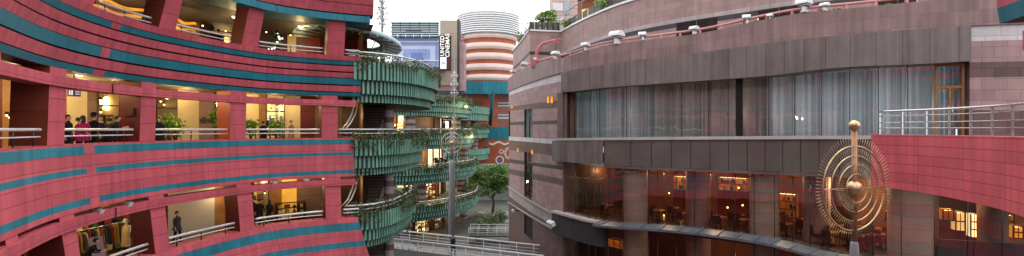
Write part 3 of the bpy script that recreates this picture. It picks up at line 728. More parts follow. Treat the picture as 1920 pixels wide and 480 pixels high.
# --- second stack, farther along the canal
BXY = [(-21, 68.5), (-16.5, 69), (-12, 71.5), (-8.2, 77), (-6.0, 84.5), (-6.2, 92), (-8.6, 100)]
PB = Plan(xy=BXY)
gb = thing('garden_terrace', 'second tower of round green planters with lit shops, beyond the distant gold sculpture', 'terrace', (-14, 85, 0))
backB = lambda p: Vector((p.x-14, max(p.y, 76), p.z))
BT = [([(4.3, 3.35), (3.4, 2.5), (2.55, 1.9)], -1.0), ([(-.55, -1.5), (-1.45, -2.3), (-2.25, -2.9)], -.3), ([(-5.5, -6.4), (-6.35, -7.2), (-7.15, -7.75)], .0), ([(-10.6, -11.5), (-11.45, -12.25), (-12.2, -12.8)], .5)]
names = ['topmost', 'second', 'third', 'lowest']
for k, (tt_, o) in enumerate(BT):
    terrace(gb, PB, 0, PB.hi-4, tt_, [o, o-.3, o-.6], .45, backB, floorz=[3.95, -1.15, -6.1, -11.2][k])
    ivy('trailing_plant', 'plants trailing over the %s planter of the second terrace tower' % names[k], PB, 1, 30, tt_[0][0]+.12, 4200, .19, over=o+.12, deep=.7)
    if k: railing(gb, PB, 2, 31, tt_[0][0]+.55, o-.4, tt_[0][0]+.3, zb=tt_[0][0]-.2, posts=10, n=40, rr=.06)
# shop fronts set back under each planter
def farshop(z0, z1, segs, off=-6.5):
    for (a, b, m, nm) in segs:
        s0, s1 = PB.inv(a, off), PB.inv(b, off)
        if s1 - s0 < .1: continue
        mb = MB(); mb.ribbon(PB, s0, s1, 6, [(z1, off), (z0, off)], [0]); mb.build(nm, [m], gb)
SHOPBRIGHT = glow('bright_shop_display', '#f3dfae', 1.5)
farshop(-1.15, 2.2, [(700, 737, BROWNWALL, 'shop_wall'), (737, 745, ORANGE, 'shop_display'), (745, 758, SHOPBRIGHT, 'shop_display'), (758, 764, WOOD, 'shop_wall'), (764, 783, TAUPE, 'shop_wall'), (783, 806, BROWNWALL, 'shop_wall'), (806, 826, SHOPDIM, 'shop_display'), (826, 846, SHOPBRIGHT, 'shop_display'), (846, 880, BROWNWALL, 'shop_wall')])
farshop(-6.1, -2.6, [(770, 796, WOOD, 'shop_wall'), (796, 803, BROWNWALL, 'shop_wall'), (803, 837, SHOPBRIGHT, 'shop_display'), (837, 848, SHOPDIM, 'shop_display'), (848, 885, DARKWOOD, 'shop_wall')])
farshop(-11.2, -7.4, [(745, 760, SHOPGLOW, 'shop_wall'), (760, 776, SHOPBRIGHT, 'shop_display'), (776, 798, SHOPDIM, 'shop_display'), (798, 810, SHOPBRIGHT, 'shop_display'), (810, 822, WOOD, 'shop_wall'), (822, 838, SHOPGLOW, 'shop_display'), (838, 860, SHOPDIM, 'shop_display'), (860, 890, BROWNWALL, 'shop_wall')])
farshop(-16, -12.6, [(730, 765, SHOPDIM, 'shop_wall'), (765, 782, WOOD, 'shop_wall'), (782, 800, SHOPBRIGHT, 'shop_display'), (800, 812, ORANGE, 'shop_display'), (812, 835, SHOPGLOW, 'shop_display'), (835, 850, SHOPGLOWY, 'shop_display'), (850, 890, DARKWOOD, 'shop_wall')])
for (px, z0, z1, off) in [(769, -1.1, 1.9, -2.6), (855, -1.1, 1.9, -3.2), (874, -6, -2.9, -2.5), (790, -11.1, -7.7, -2.2), (885, -11.1, -7.7, -3.0), (884, -16, -12.7, -2.5), (760, -16, -12.7, -2)]:
    q = PB.at(px, off); mb = MB(); mb.lathe(Vector((q.x, q.y, EZ)), [(.75, z0), (.75, z1)], 18, cap=False); mb.build('column', [COLBAND], gb)
# dark partitions and frames in the far shops
mb = MB()
for z0, z1, pxs in [(-1.15, 2.2, (745, 758, 815, 826, 836, 846)), (-6.1, -2.6, (812, 824, 835)), (-11.2, -7.4, (766, 776, 798, 804, 810, 822, 830, 838)), (-16, -12.6, (790, 798, 806, 835))]:
    for px in pxs:
        q = PB.at(px, -6.3); mb = MB(); mb.box((q.x, q.y, EZ+(z0+z1)/2), (.22, .22, z1-z0)); mb.build('shop_frame', [DARKWOOD], gb)
for px, z, w in [(752, 1.2, 350), (835, 1.2, 350), (822, -3.4, 350), (772, -8.2, 260), (806, -8.2, 300), (830, -8.2, 300), (800, -13.3, 240), (840, -13.3, 240), (868, -8.4, 200)]:
    lamp_or_fill_light(PB.at(px, -4.2, z), w, r=.3)
# little lit lamps at the planter tips
for px, z, lab in [(874, 3.5, 'warm wall lamp at the tip of the topmost far planter'), (884, -1.2, 'warm wall lamp at the tip of the second far planter')]:
    q = PB.at(px, -.2, z); t = thing('wall_lamp_or_glint', lab, 'lamp', q)
    mb = MB(); mb.ball(q, .2, 10); mb.build('bulb', [LAMPWARM], t); mb = MB(); mb.box(q+Vector((0, .1, -.2)), (.3, .3, .08)); mb.build('bracket', [DKMETAL], t)
    lamp_or_fill_light(q+Vector((.5, -.6, 0)), 160, r=.2)

# --- third stack
PC = Plan(xy=[(-14, 108), (-10, 110), (-6.8, 115), (-5.4, 122), (-6, 130)])
gc = thing('garden_terrace', 'farthest small tower of green planters in front of the orange mural', 'terrace', (-12, 118, 0))
backC = lambda p: Vector((p.x-10, max(p.y, 114), p.z))
for zt, zb in [(5.0, 1.9), (.2, -2.0), (-4.4, -7.0)]:
    m_ = (zt+zb)/2
    terrace(gc, PC, 0, PC.hi-2, [(zt, m_), (m_+.05, zb)], [0, -.35], .6, backC, floorz=zt-.6)
for z0, z1 in [(-2, -4.6), (1.9, 0), (-7, -16)]:
    mb = MB(); mb.ribbon(PC, 2, 15, 10, [(z1, -5), (z0, -5)], [0]); mb.build('shop_wall', [SHOPDIM if z0 > -3 else BROWNWALL], gc)
mb = MB(); mb.lathe(Vector((-8.6, 117, EZ)), [(.8, -16), (.8, 2)], 14, cap=False); mb.build('column', [COLBAND], gc)
ivy('trailing_plant', 'low plants along the farthest terrace tower', PC, 1, 18, .35, 1300, .34, deep=.4)

# ring canopy between the pink building and the mast
cc = Vector((-12.3, 39.5, EZ+6.75)); t = thing('ring_canopy', 'round slatted metal canopy ring jutting out behind the pink building', 'canopy', cc)
RINGM = surf('pale_teal_metal', (.45, .62, .66), .45, .12, 1)
def ell(q): q = q-cc; return cc+Vector((q.x*3.5, q.y*7.1, q.z))
mb = MB(); mb.lathe(cc, [(.56, .15), (.98, .12), (1, .05), (1, -.16), (.985, -.2), (.56, -.02)], 64, cap=False); mb.v = [ell(q) for q in mb.v]; mb.build('roof_ring', [RINGM], t)
for k in range(44):
    a = 2*PI*k/44; mb = MB(); mb.tube([ell(cc+Vector((math.cos(a)*.57, math.sin(a)*.57, -.06))), ell(cc+Vector((math.cos(a)*.985, math.sin(a)*.985, -.24)))], .05, 4); mb.build('rib', [CANOPY if k % 2 else STEELW], t)
mb = MB(); mb.tube([ell(cc+Vector((math.cos(2*PI*k/48)*.56, math.sin(2*PI*k/48)*.56, 0))) for k in range(48)], .12, 6, close=True); mb.build('inner_ring', [TEAL], t)
mb = MB(); mb.lathe(cc, [(.01, -1.3), (.5, -1.3), (.52, -1.0), (.01, -.95)], 40, cap=False); mb.v = [ell(q)+Vector((-.4, 1.6, 0)) for q in mb.v]; mb.build('inner_deck', [BROWNWALL], t)
mb = MB(); mb.tube([W(697, 92, 41), W(704, 76, 39.5), W(696, 56, 37.5)], .04, 5); mb.build('stay_cable', [STEELW], t)
mb = MB(); mb.tube([cc+Vector((-.4, 1.6, -9)), cc+Vector((-.4, 1.6, -1.0))], .3, 14); mb.build('post', [GREYPOLE], t)
for px, d, lab in [(671, 40.5, 'small lit lamp under the ring canopy, right one of two'), (661, 40.2, 'small lit lamp under the ring canopy, left one of two')]:
    q = W(px, 78 if px > 665 else 88, d); q.z = min(q.z, cc.z-1.34)
    t2 = thing('ceiling_lamp', lab, 'ceiling lamp', q); mb = MB(); mb.lathe(q, [(.02, -.06), (.12, -.05), (.16, .05)], 10); mb.build('bulb', [LAMPWARM], t2)

# lattice masts ---------------------------------------------------------
def lattice(p0, h, name, label, r0, cubes, r1=.5, mat=GREYPOLE, spiky=False):
    t = thing(name, label, 'mast', p0)
    mb = MB(); mb.tube([p0, p0+Vector((0, 0, h*(.3 if spiky else .63))), p0+Vector((0, 0, h*(.31 if spiky else .64))), p0+Vector((0, 0, h))], [r0, r0*.9, r0*.5, r0*.25], 12); mb.build('pole', [mat], t)
    if spiky:
        mb = MB()
        for k in range(46):
            a = random.uniform(0, 2*PI); z = random.uniform(3.8, 5.9); ln = random.uniform(.3, .75)*(1-abs(z-4.7)/2); e = random.uniform(-.2, .7)
            mb.tube([p0+Vector((0, 0, z)), p0+Vector((math.cos(a)*ln, math.sin(a)*ln, z+ln*e))], [.022, .008], 4)
        mb.build('spike_crown', [DKMETAL], t)
    for (z, r) in cubes:
        mb = MB(); c = p0+Vector((0, 0, z)); n = 4
        for a0 in (0,):
            top = c+Vector((0, 0, r*1.2)); bot = c-Vector((0, 0, r*1.2)); ring = [c+Vector((math.cos(a0+k*PI/2)*r, math.sin(a0+k*PI/2)*r, (r*.35 if a0 else 0))) for k in range(4)]
            for k in range(4):
                for e in (ring[(k+1) % 4], top, bot): mb.tube([ring[k], e], .026, 4)
        mb.build('wire_cage', [STEELW], t)
    return t
p0 = W(717, 112, 40); p0.z = EZ+4.3
lattice(p0, 9.2, 'ornamental_mast', 'grey mast with a wire lattice crown rising above the nearest planter', .2, [(3.9, .3), (4.3, .42), (4.75, .48), (5.2, .36), (5.7, .26)], spiky=True)
p1 = W(852, 270, 66); p1.z = EZ-11
lattice(p1, 20.5, 'ornamental_mast', 'thin mast with stacked white wire cubes before the orange tower', .12, [(15.7, .5), (16.8, .54), (17.9, .46)])

# sun wheel sculptures ---------------------------------------------------
def sunwheel(base, zc, ztop, label, rings, th, pole_r, ball_r, top_r, zcone, gcol, pcol, cone=True, detail=1):
    t = thing('sun_wheel_sculpture', label, 'sculpture', base)
    u = Vector((math.cos(th), math.sin(th), 0)); w = Vector((0, 0, 1)); c = Vector((base.x, base.y, EZ+zc)); f = Vector((-u.y, u.x, 0))
    mb = MB(); mb.tube([Vector((base.x, base.y, EZ+zcone)), Vector((base.x, base.y, EZ+ztop))], pole_r, 16); mb.build('pole', [pcol], t)
    mb = MB(); mb.lathe(base, [(pole_r*2.6, 0), (pole_r*1.9, EZ+zcone-.5), (pole_r*1.4, EZ+zcone), (pole_r*1.1, EZ+zcone+.04)], 20); mb.build('base_column', [GREYPOLE], t)
    mb = MB(); mb.ball(Vector((base.x, base.y, EZ+ztop+top_r*.8)), top_r, 24); mb.build('top_ball', [gcol], t)
    mb = MB(); mb.ball(c-f*.0, ball_r, 24); mb.build('centre_ball', [gcol], t)
    for k, (r, tr, ns, l0, l1) in enumerate(rings):
        N_ = 96
        dz = f*(-.02*k)
        mb = MB(); mb.tube([c+dz+u*math.cos(2*PI*i/N_)*r+w*math.sin(2*PI*i/N_)*r for i in range(N_)], tr, 8, close=True); rg = mb.build('ring', [gcol], t)
        mb = MB()
        for i in range(ns):
            a = 2*PI*(i+.5)/ns; d = u*math.cos(a)+w*math.sin(a)
            mb.tube([c+dz+d*(r-l0), c+dz+d*(r+l1)], [tr*(.26 if k == 0 else .32), tr*(.2 if k == 0 else .26)], 4)
        if ns: mb.build('spoke', [gcol], rg)
    mb = MB()
    for a in (0, PI):
        d = u*math.cos(a); mb.tube([c+d*ball_r, c+d*rings[0][0]], .012, 5)
    mb.build('crossbar', [gcol], t)
    return t
dS = 13.0; bx = (1602-960)/960*dS; k_ = dS/960
sunwheel(Vector((bx, dS, 0)), (HY-353)*k_, (HY-243)*k_, 'large bronze sun wheel sculpture on a copper pole with a ball on top', [(79*k_, .021, 92, .0, .25), (61*k_, .016, 80, .02, .19), (44*k_, .014, 68, .17, .1), (27*k_, .012, 48, .06, .17)], R(19), .064, .19, .13, (HY-456)*k_, GOLD, COPPER)
dS2 = 56.0; k2 = dS2/960
sunwheel(Vector(((847-960)/960*dS2, dS2, 0)), (HY-268)*k2, (HY-246)*k2, 'small distant gold sun wheel sculpture on a tall grey pole before the planters', [(19*k2, .05, 30, 0, .2), (12*k2, .045, 0, 0, 0), (7*k2, .04, 0, 0, 0)], R(10), .16, .3, .2, (HY-300)*k2, GOLD, GREYPOLE)

# ================================================================== far end of the canal
# orange tower
ct = Vector(((916-960)/960*140, 140, 0))
t = thing('round_tower', 'round orange and white banded tower with a louvred white crown', 'tower', ct)
def zr(py, d=132): return EZ+(HY-py)/960*d
prof = [(7.6, 0), (7.6, zr(150))]; mis = [0]
ys = [(146, 138), (127, 118), (107, 97.5), (87, 78), (66, 62)]
mb = MB(); P_ = [(7.55, 10), (7.55, zr(150))]; M_ = [0]
for (a, b) in ys:
    P_ += [(7.55, zr(a+3)), (8.15, zr(a)), (8.0, zr((a+b)/2)), (7.6, zr(b))]; M_ += [0, 1, 1, 1]
mb.lathe(ct, P_, 64, M_, cap=False); mb.build('drum', [ORANGE, TOWERLIP], t)
mb = MB(); mb.lathe(ct, [(7.7, zr(63)), (7.7, zr(20)), (.1, zr(20))], 64, cap=False); mb.build('crown_core', [TOWERTOP], t)
for k in range(10):
    z = zr(59-k*4.1); mb = MB(); mb.lathe(ct, [(7.9, z), (8.5, z-.1), (8.5, z+.26), (7.9, z+.28)], 64, cap=False); mb.build('louvre_ring', [WHITEP], t)
mb = MB()
for k in range(18):
    z = zr(146-k*5); a = R(215)
    mb.box(ct+Vector((math.cos(a)*8.4, math.sin(a)*8.4, z)), (.9, .9, .08))
for dx in (-.5, .5):
    a = R(215); q = ct+Vector((math.cos(a)*8.4+dx, math.sin(a)*8.4, 0)); mb.tube([q+Vector((0, 0, zr(150))), q+Vector((0, 0, zr(62)))], .08, 5)
mb.build('ladder', [REDPIPE], t)
# podium of the tower: teal beam, striped wall, raking teal posts
mb = MB()
pod = thing('cinema_podium', 'striped pink wall under a teal beam with raking teal posts, below the orange tower', 'building', ((910-960)/960*132, 132, 0))
def wallpx(x0, x1, y0, y1, d, m, nm, par, th=.4):
    a = W(x0, y1, d); b = W(x1, y0, d); mb = MB()
    mb.hexa([Vector((a.x, d, a.z)), Vector((b.x, d, a.z)), Vector((b.x, d+th, a.z)), Vector((a.x, d+th, a.z))], [Vector((a.x, d, b.z)), Vector((b.x, d, b.z)), Vector((b.x, d+th, b.z)), Vector((a.x, d+th, b.z))])
    return mb.build(nm, [m], par)
wallpx(820, 985, 152, 176, 129, TEAL, 'beam', pod, 3)
REDSTONE = surf('red_brown_stone', (.3, .12, .1), .6, .12, .4)
y = 176
for h, m in [(16, REDSTONE), (2, TOWERLIP), (3, TEAL), (2.5, TOWERLIP), (15, REDSTONE), (2, TOWERLIP), (3, TEAL), (3, TOWERLIP), (16, REDSTONE)]:
    wallpx(860, 990, y, y+h, 133, m, 'wall_band', pod); y += h
wallpx(905, 990, 238, 262, 128.6, TEAL, 'teal_panel', pod)
wallpx(880, 902, 188, 198, 131, SHOPDIM, 'terrace_window', pod)
mb = MB(); mb.tube([W(917, 176, 126), W(922, 192, 126), W(918, 236, 126)], .35, 6); mb.tube([W(925, 172, 126), W(920, 236, 126)], .4, 6); mb.build('raking_post', [TEAL], pod)
wallpx(700, 870, 125, 200, 134, STONE, 'rear_wall', pod)
wallpx(815, 852, 132, 136, 124, ORANGE, 'band', pod); wallpx(815, 852, 138.5, 141.5, 124, TOWERLIP, 'band', pod); wallpx(815, 852, 136.2, 138.3, 124.3, ORANGE, 'band', pod); wallpx(800, 852, 141.7, 158, 125, REDBROWN, 'wall_band', pod)
# orange mural wall
mu = thing('mural_wall', 'orange wall painted with circles, a burst and a white wave', 'wall', ((935-960)/960*128, 128, 0))
wallpx(895, 990, 262.3, 318, 128, ORANGE, 'wall', mu)
wallpx(895, 990, 315, 322, 127.7, TEAL, 'plinth', mu)
MUW = surf('mural_white', (.7, .64, .6), .6, .1); MUP = surf('mural_purple', (.16, .1, .2), .6, .1); MUR = surf('mural_red', (.55, .06, .04), .6, .1)
def disc(px, py, r0, r1, m, nm, dd=127.95, n=28, star=0):
    mb = MB(); c = W(px, py, dd)
    for i in range(n):
        f = lambda i: (r1*(1.0 if (i % 2 == 0 or not star) else star))
        a, b = 2*PI*i/n, 2*PI*(i+1)/n
        q = lambda r, a: c+Vector((math.cos(a)*r, 0, math.sin(a)*r))
        mb.face([q(r0, a), q(r0, b), q(f(i+1), b), q(f(i), a)], 0)
    mb.build(nm, [m], mu)
disc(937, 300, 0, .7, MUP, 'mural_circle', 127.93); disc(937, 300, .78, 1.05, MUW, 'mural_ring', 127.93)
disc(940, 284, 0, .3, MUP, 'mural_circle', 127.93); disc(940, 284, .36, .56, MUW, 'mural_ring', 127.93)
disc(931, 290, .15, .62, MUR, 'mural_burst', 127.93, 20, .6)
disc(957, 287, .7, .95, MUR, 'mural_ring', 127.93); disc(957, 287, 1.1, 1.9, MUW, 'mural_burst', 127.92, 48, .62)
mb = MB(); prev = None
for i in range(25):
    a = W(917+i*1.7, 270+2.2*math.sin(i*.45), 127.92)
    if prev is not None: mb.face([prev, a, a+Vector((0, 0, .42)), prev+Vector((0, 0, .42))], 0)
    prev = a
mb.build('mural_wave', [MUW], mu)
# blue cinema block with louvres above
bl = thing('cinema_block', 'periwinkle blue stepped facade block with teal louvred roof frame', 'building', ((780-960)/960*110, 110, 0))
wallpx(735, 826, 70, 126, 110, BLUEW, 'wall', bl, 8)
wallpx(745, 816, 86, 116, 109.9, BLUEL, 'inset_panel', bl, .08); wallpx(756, 806, 92, 115.2, 109.8, BLUEW, 'inset_panel', bl, .08); wallpx(771, 792, 99, 112, 109.7, BLUED, 'inset_panel', bl, .08)
wallpx(739, 824, 77.5, 79.3, 109.75, WHITEP, 'white_line', bl, .1); wallpx(735, 824, 112.4, 114.2, 109.65, WHITEP, 'white_line', bl, .06); wallpx(736, 739, 72, 112, 109.7, WHITEP, 'white_line', bl, .1)
wallpx(815, 870, 78, 170, 118.6, STONE, 'side_wall', bl, 6)
GREYTEAL = surf('grey_teal_louvre', (.11, .22, .24), .5, .15, .5)
for k in range(7): wallpx(733+k % 2, 822, 41.5+k*4.2, 43.3+k*4.2, 108.5, GREYTEAL, 'louvre', bl, 1.2)
for px in (734, 750, 768, 786, 804, 820): wallpx(px, px+1.2, 40, 71, 109.9, GREYTEAL, 'louvre_post', bl, .3)
wallpx(760, 790, 56, 61, 111, WOOD, 'roof_sign_board', bl, .3)
wallpx(738, 822, 62, 63.2, 108.2, WHITEP, 'railing', bl, .1)
for px in (745, 760, 775, 790, 805): wallpx(px, px+1, 62, 70, 108.2, WHITEP, 'railing_post', bl, .1)
# beige slab and vertical sign
sl = thing('slab_tower', 'plain beige clad slab rising behind the vertical cinema sign', 'building', ((841-960)/960*118, 118, 0))
wallpx(825, 857, 38, 160, 118, BEIGE, 'wall', sl, 4)
mb = MB(); a = W(857, 36, 118); mb.hexa([Vector((a.x, 118, 10)), Vector((a.x+.5, 118, 10)), Vector((a.x+.5, 122, 10)), Vector((a.x, 122, 10))], [Vector((a.x, 118, a.z)), Vector((a.x+.5, 118, a.z)), Vector((a.x+.5, 122, a.z)), Vector((a.x, 122, a.z))]); mb.build('edge_strip', [DKMETAL], sl)
sg = thing('cinema_sign', 'tall dark vertical sign with white rotated lettering on the beige slab', 'sign', ((834-960)/960*106, 106, 0))
wallpx(823, 846, 66, 133, 106, SIGNK, 'board', sg, .5)
for word, px, py, sz, w in [('UNITED', 829.5, 86, 1.5, 0), ('CINEMAS', 839.3, 85, 1.5, 0)]:
    q = W(px, py, 105.93); text_mesh(word, 1.18, SIGNW, Matrix.Translation(q) @ Matrix.Rotation(R(90), 4, 'X') @ Matrix.Rotation(R(90), 4, 'Z'), 'lettering', sg, .02)
a = wallpx(825.5, 837, 107, 129, 105.95, SIGNW, 'white_poster', sg, .04); wallpx(827, 835.5, 116, 121, 105.93, BLUEL, 'poster_print', sg, .015)
wallpx(838.5, 843.5, 108, 128, 105.95, MAROON, 'dark_poster', sg, .04)
# low blocks to close the far end
fb = thing('distant_block', 'plain stone block closing the far end behind the terraces', 'building', (-30, 145, 0))
wallpx(560, 830, 118, 340, 142, STONE, 'wall', fb, 6)
# rock wall behind the tree
mb = MB()
for k in range(60):
    c = W(890+random.random()*80, 321+random.random()*26, 112+random.random()*3); r = random.uniform(.7, 1.5)
    mb.ball(c, r, 8, 0, (random.uniform(.9, 1.5), 1, random.uniform(.6, 1)))
for v in mb.v: v += Vector((random.uniform(-.12, .12), random.uniform(-.12, .12), random.uniform(-.12, .12)))
o = mb.build('rock_wall', [ROCK]); tag(o, 'rough grey boulder wall behind the plaza tree', 'wall')
mb = MB(); mb.box((-2, 117, 4), (16, 4, 8)); o = mb.build('retaining_wall', [ROCK]); tag(o, 'grey retaining wall behind the boulders below the orange mural', 'wall')

# plaza tree and round benches
def tree(name, label, base, h, r, trunk, nleaf, size, mat, flat=.55, seed=1, group=None, limbs=9):
    random.seed(seed); t = thing(name, label, 'tree', base, group)
    mb = MB(); top = base+Vector((.05*h, 0, h*.5)); tips = []
    mb.tube([base, base+Vector((.02*h, 0, h*.2)), base+Vector((-.01*h, 0, h*.36)), top], [trunk, trunk*.75, trunk*.6, trunk*.4], 9)
    for k in range(limbs):
        a = 2*PI*k/limbs+random.uniform(-.3, .3); z0 = h*random.uniform(.26, .5); ln = r*random.uniform(.55, .95); up = h*random.uniform(.15, .42)
        s = base+Vector((0, 0, z0)); m = s+Vector((math.cos(a)*ln*.5, math.sin(a)*ln*.5, up*.6)); e = s+Vector((math.cos(a)*ln, math.sin(a)*ln, up))
        mb.tube([s, m, e], [trunk*.42, trunk*.25, trunk*.08], 6); tips += [m, e, (m+e)/2]
    mb.build('trunk', [BARK], t)
    mb = MB(); cl = []
    for e in tips:
        for _ in range(3): cl.append((e+Vector((random.gauss(0, r*.16), random.gauss(0, r*.16), random.gauss(0, h*.05))), r*random.uniform(.14, .3)))
    for _ in range(int(len(cl)*.5)):
        a = random.uniform(0, 2*PI); q = math.sqrt(random.random())*r*.8; cl.append((base+Vector((math.cos(a)*q, math.sin(a)*q, h*(.62+.34*(1-(q/r)**2)*random.uniform(.5, 1)))), r*random.uniform(.14, .28)))
    for k in range(nleaf):
        c, rr = random.choice(cl); v = Vector((random.gauss(0, 1), random.gauss(0, 1), random.gauss(0, .55))); v = v.normalized()*rr*random.random()**.4
        v.z *= .6; mb.leaf(c+v, size*random.uniform(.6, 1.3))
    mb.build('crown', [mat], t); return t
tb = W(924, 404, 95); tb.z = .5
tree('plaza_tree', 'broad spreading green tree in a round planter on the canal plaza', tb, 9.2, 5.0, .3, 15000, .34, LEAFD, seed=3)
mb = MB(); mb.lathe(tb-Vector((0, 0, .5)), [(2.9, 0), (2.9, .55), (2.4, .55), (2.4, .4), (.1, .4)], 36, cap=False); o = mb.build('round_planter', [CONC]); tag(o, 'low round concrete planter under the plaza tree', 'planter')
mb = MB(); mb.lathe(Vector((tb.x+2.2, tb.y-4, 0)), [(3.4, 0), (3.4, .42), (2.5, .42), (2.5, 0)], 36, cap=False, a0=PI*1.02, a1=PI*1.98); o = mb.build('curved_bench', [STONEL]); tag(o, 'curved pale bench in front of the plaza tree', 'bench')
for k, (px, py, d, h) in enumerate([(918, 424, 84, 2.2), (903, 420, 78, 2.4), (938, 415, 88, 1.8), (753, 474, 47, 2.6), (742, 478, 45, 2.4)]):
    b = W(px, py, d); b.z = 0
    if k > 2: h = 5.0
    mb = MB(); rr = min(h*.75, 1.7)
    for j in range(900):
        v = Vector((random.gauss(0, .4), random.gauss(0, .4), abs(random.gauss(.35, .28)))); mb.leaf(b+Vector((v.x*rr, v.y*rr, v.z*h)), random.uniform(.2, .4))
    t = thing('shrub', ['leafy shrub before the plaza tree', 'leafy shrub by the last far column', 'low shrub right of the plaza tree', 'shrub at the foot of the footbridge', 'shrub beside the lowest banded column'][k], 'shrub', b)
    mb.build('foliage', [LEAF], t)
    sb = MB(); sb.tube([b, b+Vector((0, 0, h*.5))], [.08, .04], 6); sb.build('stem', [BARK], t)

# ================================================================== footbridge
random.seed(21)
br = thing('footbridge', 'pale footbridge with white rails crossing the canal between the buildings', 'bridge', (-4, 46, 0))
A0, A1 = Vector((-12.5, 49.2, EZ-11.1)), Vector((3.2, 41.8, EZ-11.1)); dv = (A1-A0).normalized(); nv = Vector((dv.y, -dv.x, 0)); 
def bq(u, w, z): return A0+dv*u+nv*w+Vector((0, 0, z))
BL = (A1-A0).length
mb = MB(); mb.hexa([bq(0, -1.6, -.75), bq(BL, -1.6, -.75), bq(BL, 1.6, -.75), bq(0, 1.6, -.75)], [bq(0, -1.6, 0), bq(BL, -1.6, 0), bq(BL, 1.6, 0), bq(0, 1.6, 0)]); mb.build('deck', [CONC], br)
for w in (-1.62, 1.62):
    mb = MB(); mb.hexa([bq(0, w-.1, -.9), bq(BL, w-.1, -.9), bq(BL, w+.1, -.9), bq(0, w+.1, -.9)], [bq(0, w-.1, .28), bq(BL, w-.1, .28), bq(BL, w+.1, .28), bq(0, w+.1, .28)]); mb.build('fascia', [GREYPOLE], br)
    mb = MB(); mb.tube([bq(0, w, 1.12), bq(BL, w, 1.12)], .065, 8); r = mb.build('railing', [WHITEP], br)
    mb = MB()
    for z in (.8, .52): mb.tube([bq(0, w, z), bq(BL, w, z)], .022, 6)
    mb.build('lower_rail', [STEELW], r)
    for k in range(11): mb = MB(); mb.tube([bq(.4+k*BL/10.6, w, .25), bq(.4+k*BL/10.6, w, 1.1)], .035, 6); mb.build('post', [WHITEP], r)
# second landing and rails farther back
fb2 = thing('far_footbridge', 'second footbridge with thin white rails behind the first one', 'bridge', (-2, 72, 0))
mb = MB(); mb.hexa([Vector((-6, 71, 1.0)), Vector((3, 71, 1.0)), Vector((3, 74, 1.0)), Vector((-6, 74, 1.0))], [Vector((-6, 71, 1.15)), Vector((3, 71, 1.15)), Vector((3, 74, 1.15)), Vector((-6, 74, 1.15))]); mb.build('deck', [DKMETAL], fb2)
for y in (71.1, 73.9):
    mb = MB()
    for z in (.5, .8): mb.tube([(-6, y, 1.15+z), (3, y, 1.15+z)], .02, 6)
    mb.tube([(-6, y, 2.25), (3, y, 2.25)], .04, 6); r = mb.build('railing', [WHITEP], fb2)
    for k in range(8): mb = MB(); mb.tube([(-6+k*1.28, y, 1.15), (-6+k*1.28, y, 2.25)], .03, 5); mb.build('post', [WHITEP], r)
for x in (-5, 2): mb = MB(); mb.lathe(Vector((x, 72.5, 0)), [(.4, 0), (.4, 1.0)], 14); mb.build('pier', [CONC], fb2)

# ================================================================== RIGHT: stone and glass building
RP = Plan([(945, 66), (955, 58.5), (975, 51), (996, 46.5), (1020, 43), (1045, 40.5), (1065, 39), (1135, 36), (1260, 33.2), (1440, 29.6), (1585, 26.6), (1750, 24.7), (1815, 24.1), (1920, 23.4), (2060, 22.4), (2260, 21)])
def ez(pts):
    f = spline(pts); return lambda s: (HY-f(s))/960*RP.raw(s)[1]
thr = thing('stone_hall', 'big brown stone and glass building with curved front, filling the right half', 'building', (12, 34, 0))
X0, XC, X1, X2 = 954, 1058, 1816, 2260
ptop = ez([(954, 148), (977, 132), (1010, 119), (1058, 108.5), (1130, 88), (1260, 70), (1300, 65), (1492, 27), (1620, 14), (1760, 0), (1920, -11), (2260, -34)])
gtop = ez([(954, 172), (990, 157), (1058, 136), (1212, 111), (1300, 101), (1492, 75), (1620, 63.5), (1810, 49.5), (1920, 45), (2260, 36)])
gbot = ez([(954, 179), (990, 167), (1058, 173), (1135, 165), (1260, 156), (1440, 143), (1585, 127), (1750, 120), (1815, 116), (2260, 100)])
sill = ez([(1045, 262), (1200, 260.5), (1640, 258.5), (1920, 262), (2260, 266)])
spb = ez([(1042, 301), (1135, 309), (1300, 316), (1540, 325), (1640, 330), (1920, 345), (2260, 360)])
cant = ez([(1042, 394), (1135, 415), (1260, 423), (1440, 445), (1585, 477), (1700, 487), (1920, 505), (2260, 530)])
# parapet all round
mb = MB(); mb.ribbon(RP, X0, X2, 110, [(ptop, -.5), (ptop, .12), (gtop, .12), (gtop, -.1)], [0, 0, 0]); mb.build('parapet', [PARAP], thr)
# curved stone nose on the left with banding and openings
E = [gtop, ez([(954, 179), (990, 167), (1058, 151)]), ez([(954, 200), (1058, 187)]), ez([(954, 208), (990, 205), (1058, 202)]), ez([(954, 229), (1058, 225)]), ez([(954, 235), (1058, 232)]),
     ez([(954, 256), (1058, 262)]), ez([(954, 263), (1058, 272)]), ez([(954, 281), (990, 286), (1058, 294)]), ez([(954, 298), (1058, 312)]), ez([(954, 305), (1058, 319)]), ez([(954, 316), (1058, 336)]), ez([(954, 326), (1058, 349)]),
     ez([(954, 349), (996, 376), (1058, 411)]), ez([(954, 367), (996, 398), (1058, 432)]), ez([(954, 378), (996, 404), (1058, 439)]), ez([(954, 384), (996, 408), (1058, 444)]), ez([(954, 408), (996, 450), (1058, 506)]), -16]
Mx = [3, 0, 1, 0, 2, 0, 3, 1, 0, 2, 0, 1, 0, 4, 1, 2, 1, 1]
def hole(s, k): return (983 < s < 998.5 and (3 <= k <= 5 or 8 <= k <= 12 or k == 16)) or (953 < s < 956.6 and 3 <= k <= 5)
mb = MB(); mb.ribbon(RP, X0, XC, 40, [(e, 0) for e in E], Mx, skip=hole, extra=(983, 998.5, 956.6)); mb.build('stone_wall', [STONE, STONED, STONEK, STONEL, STONEM], thr)
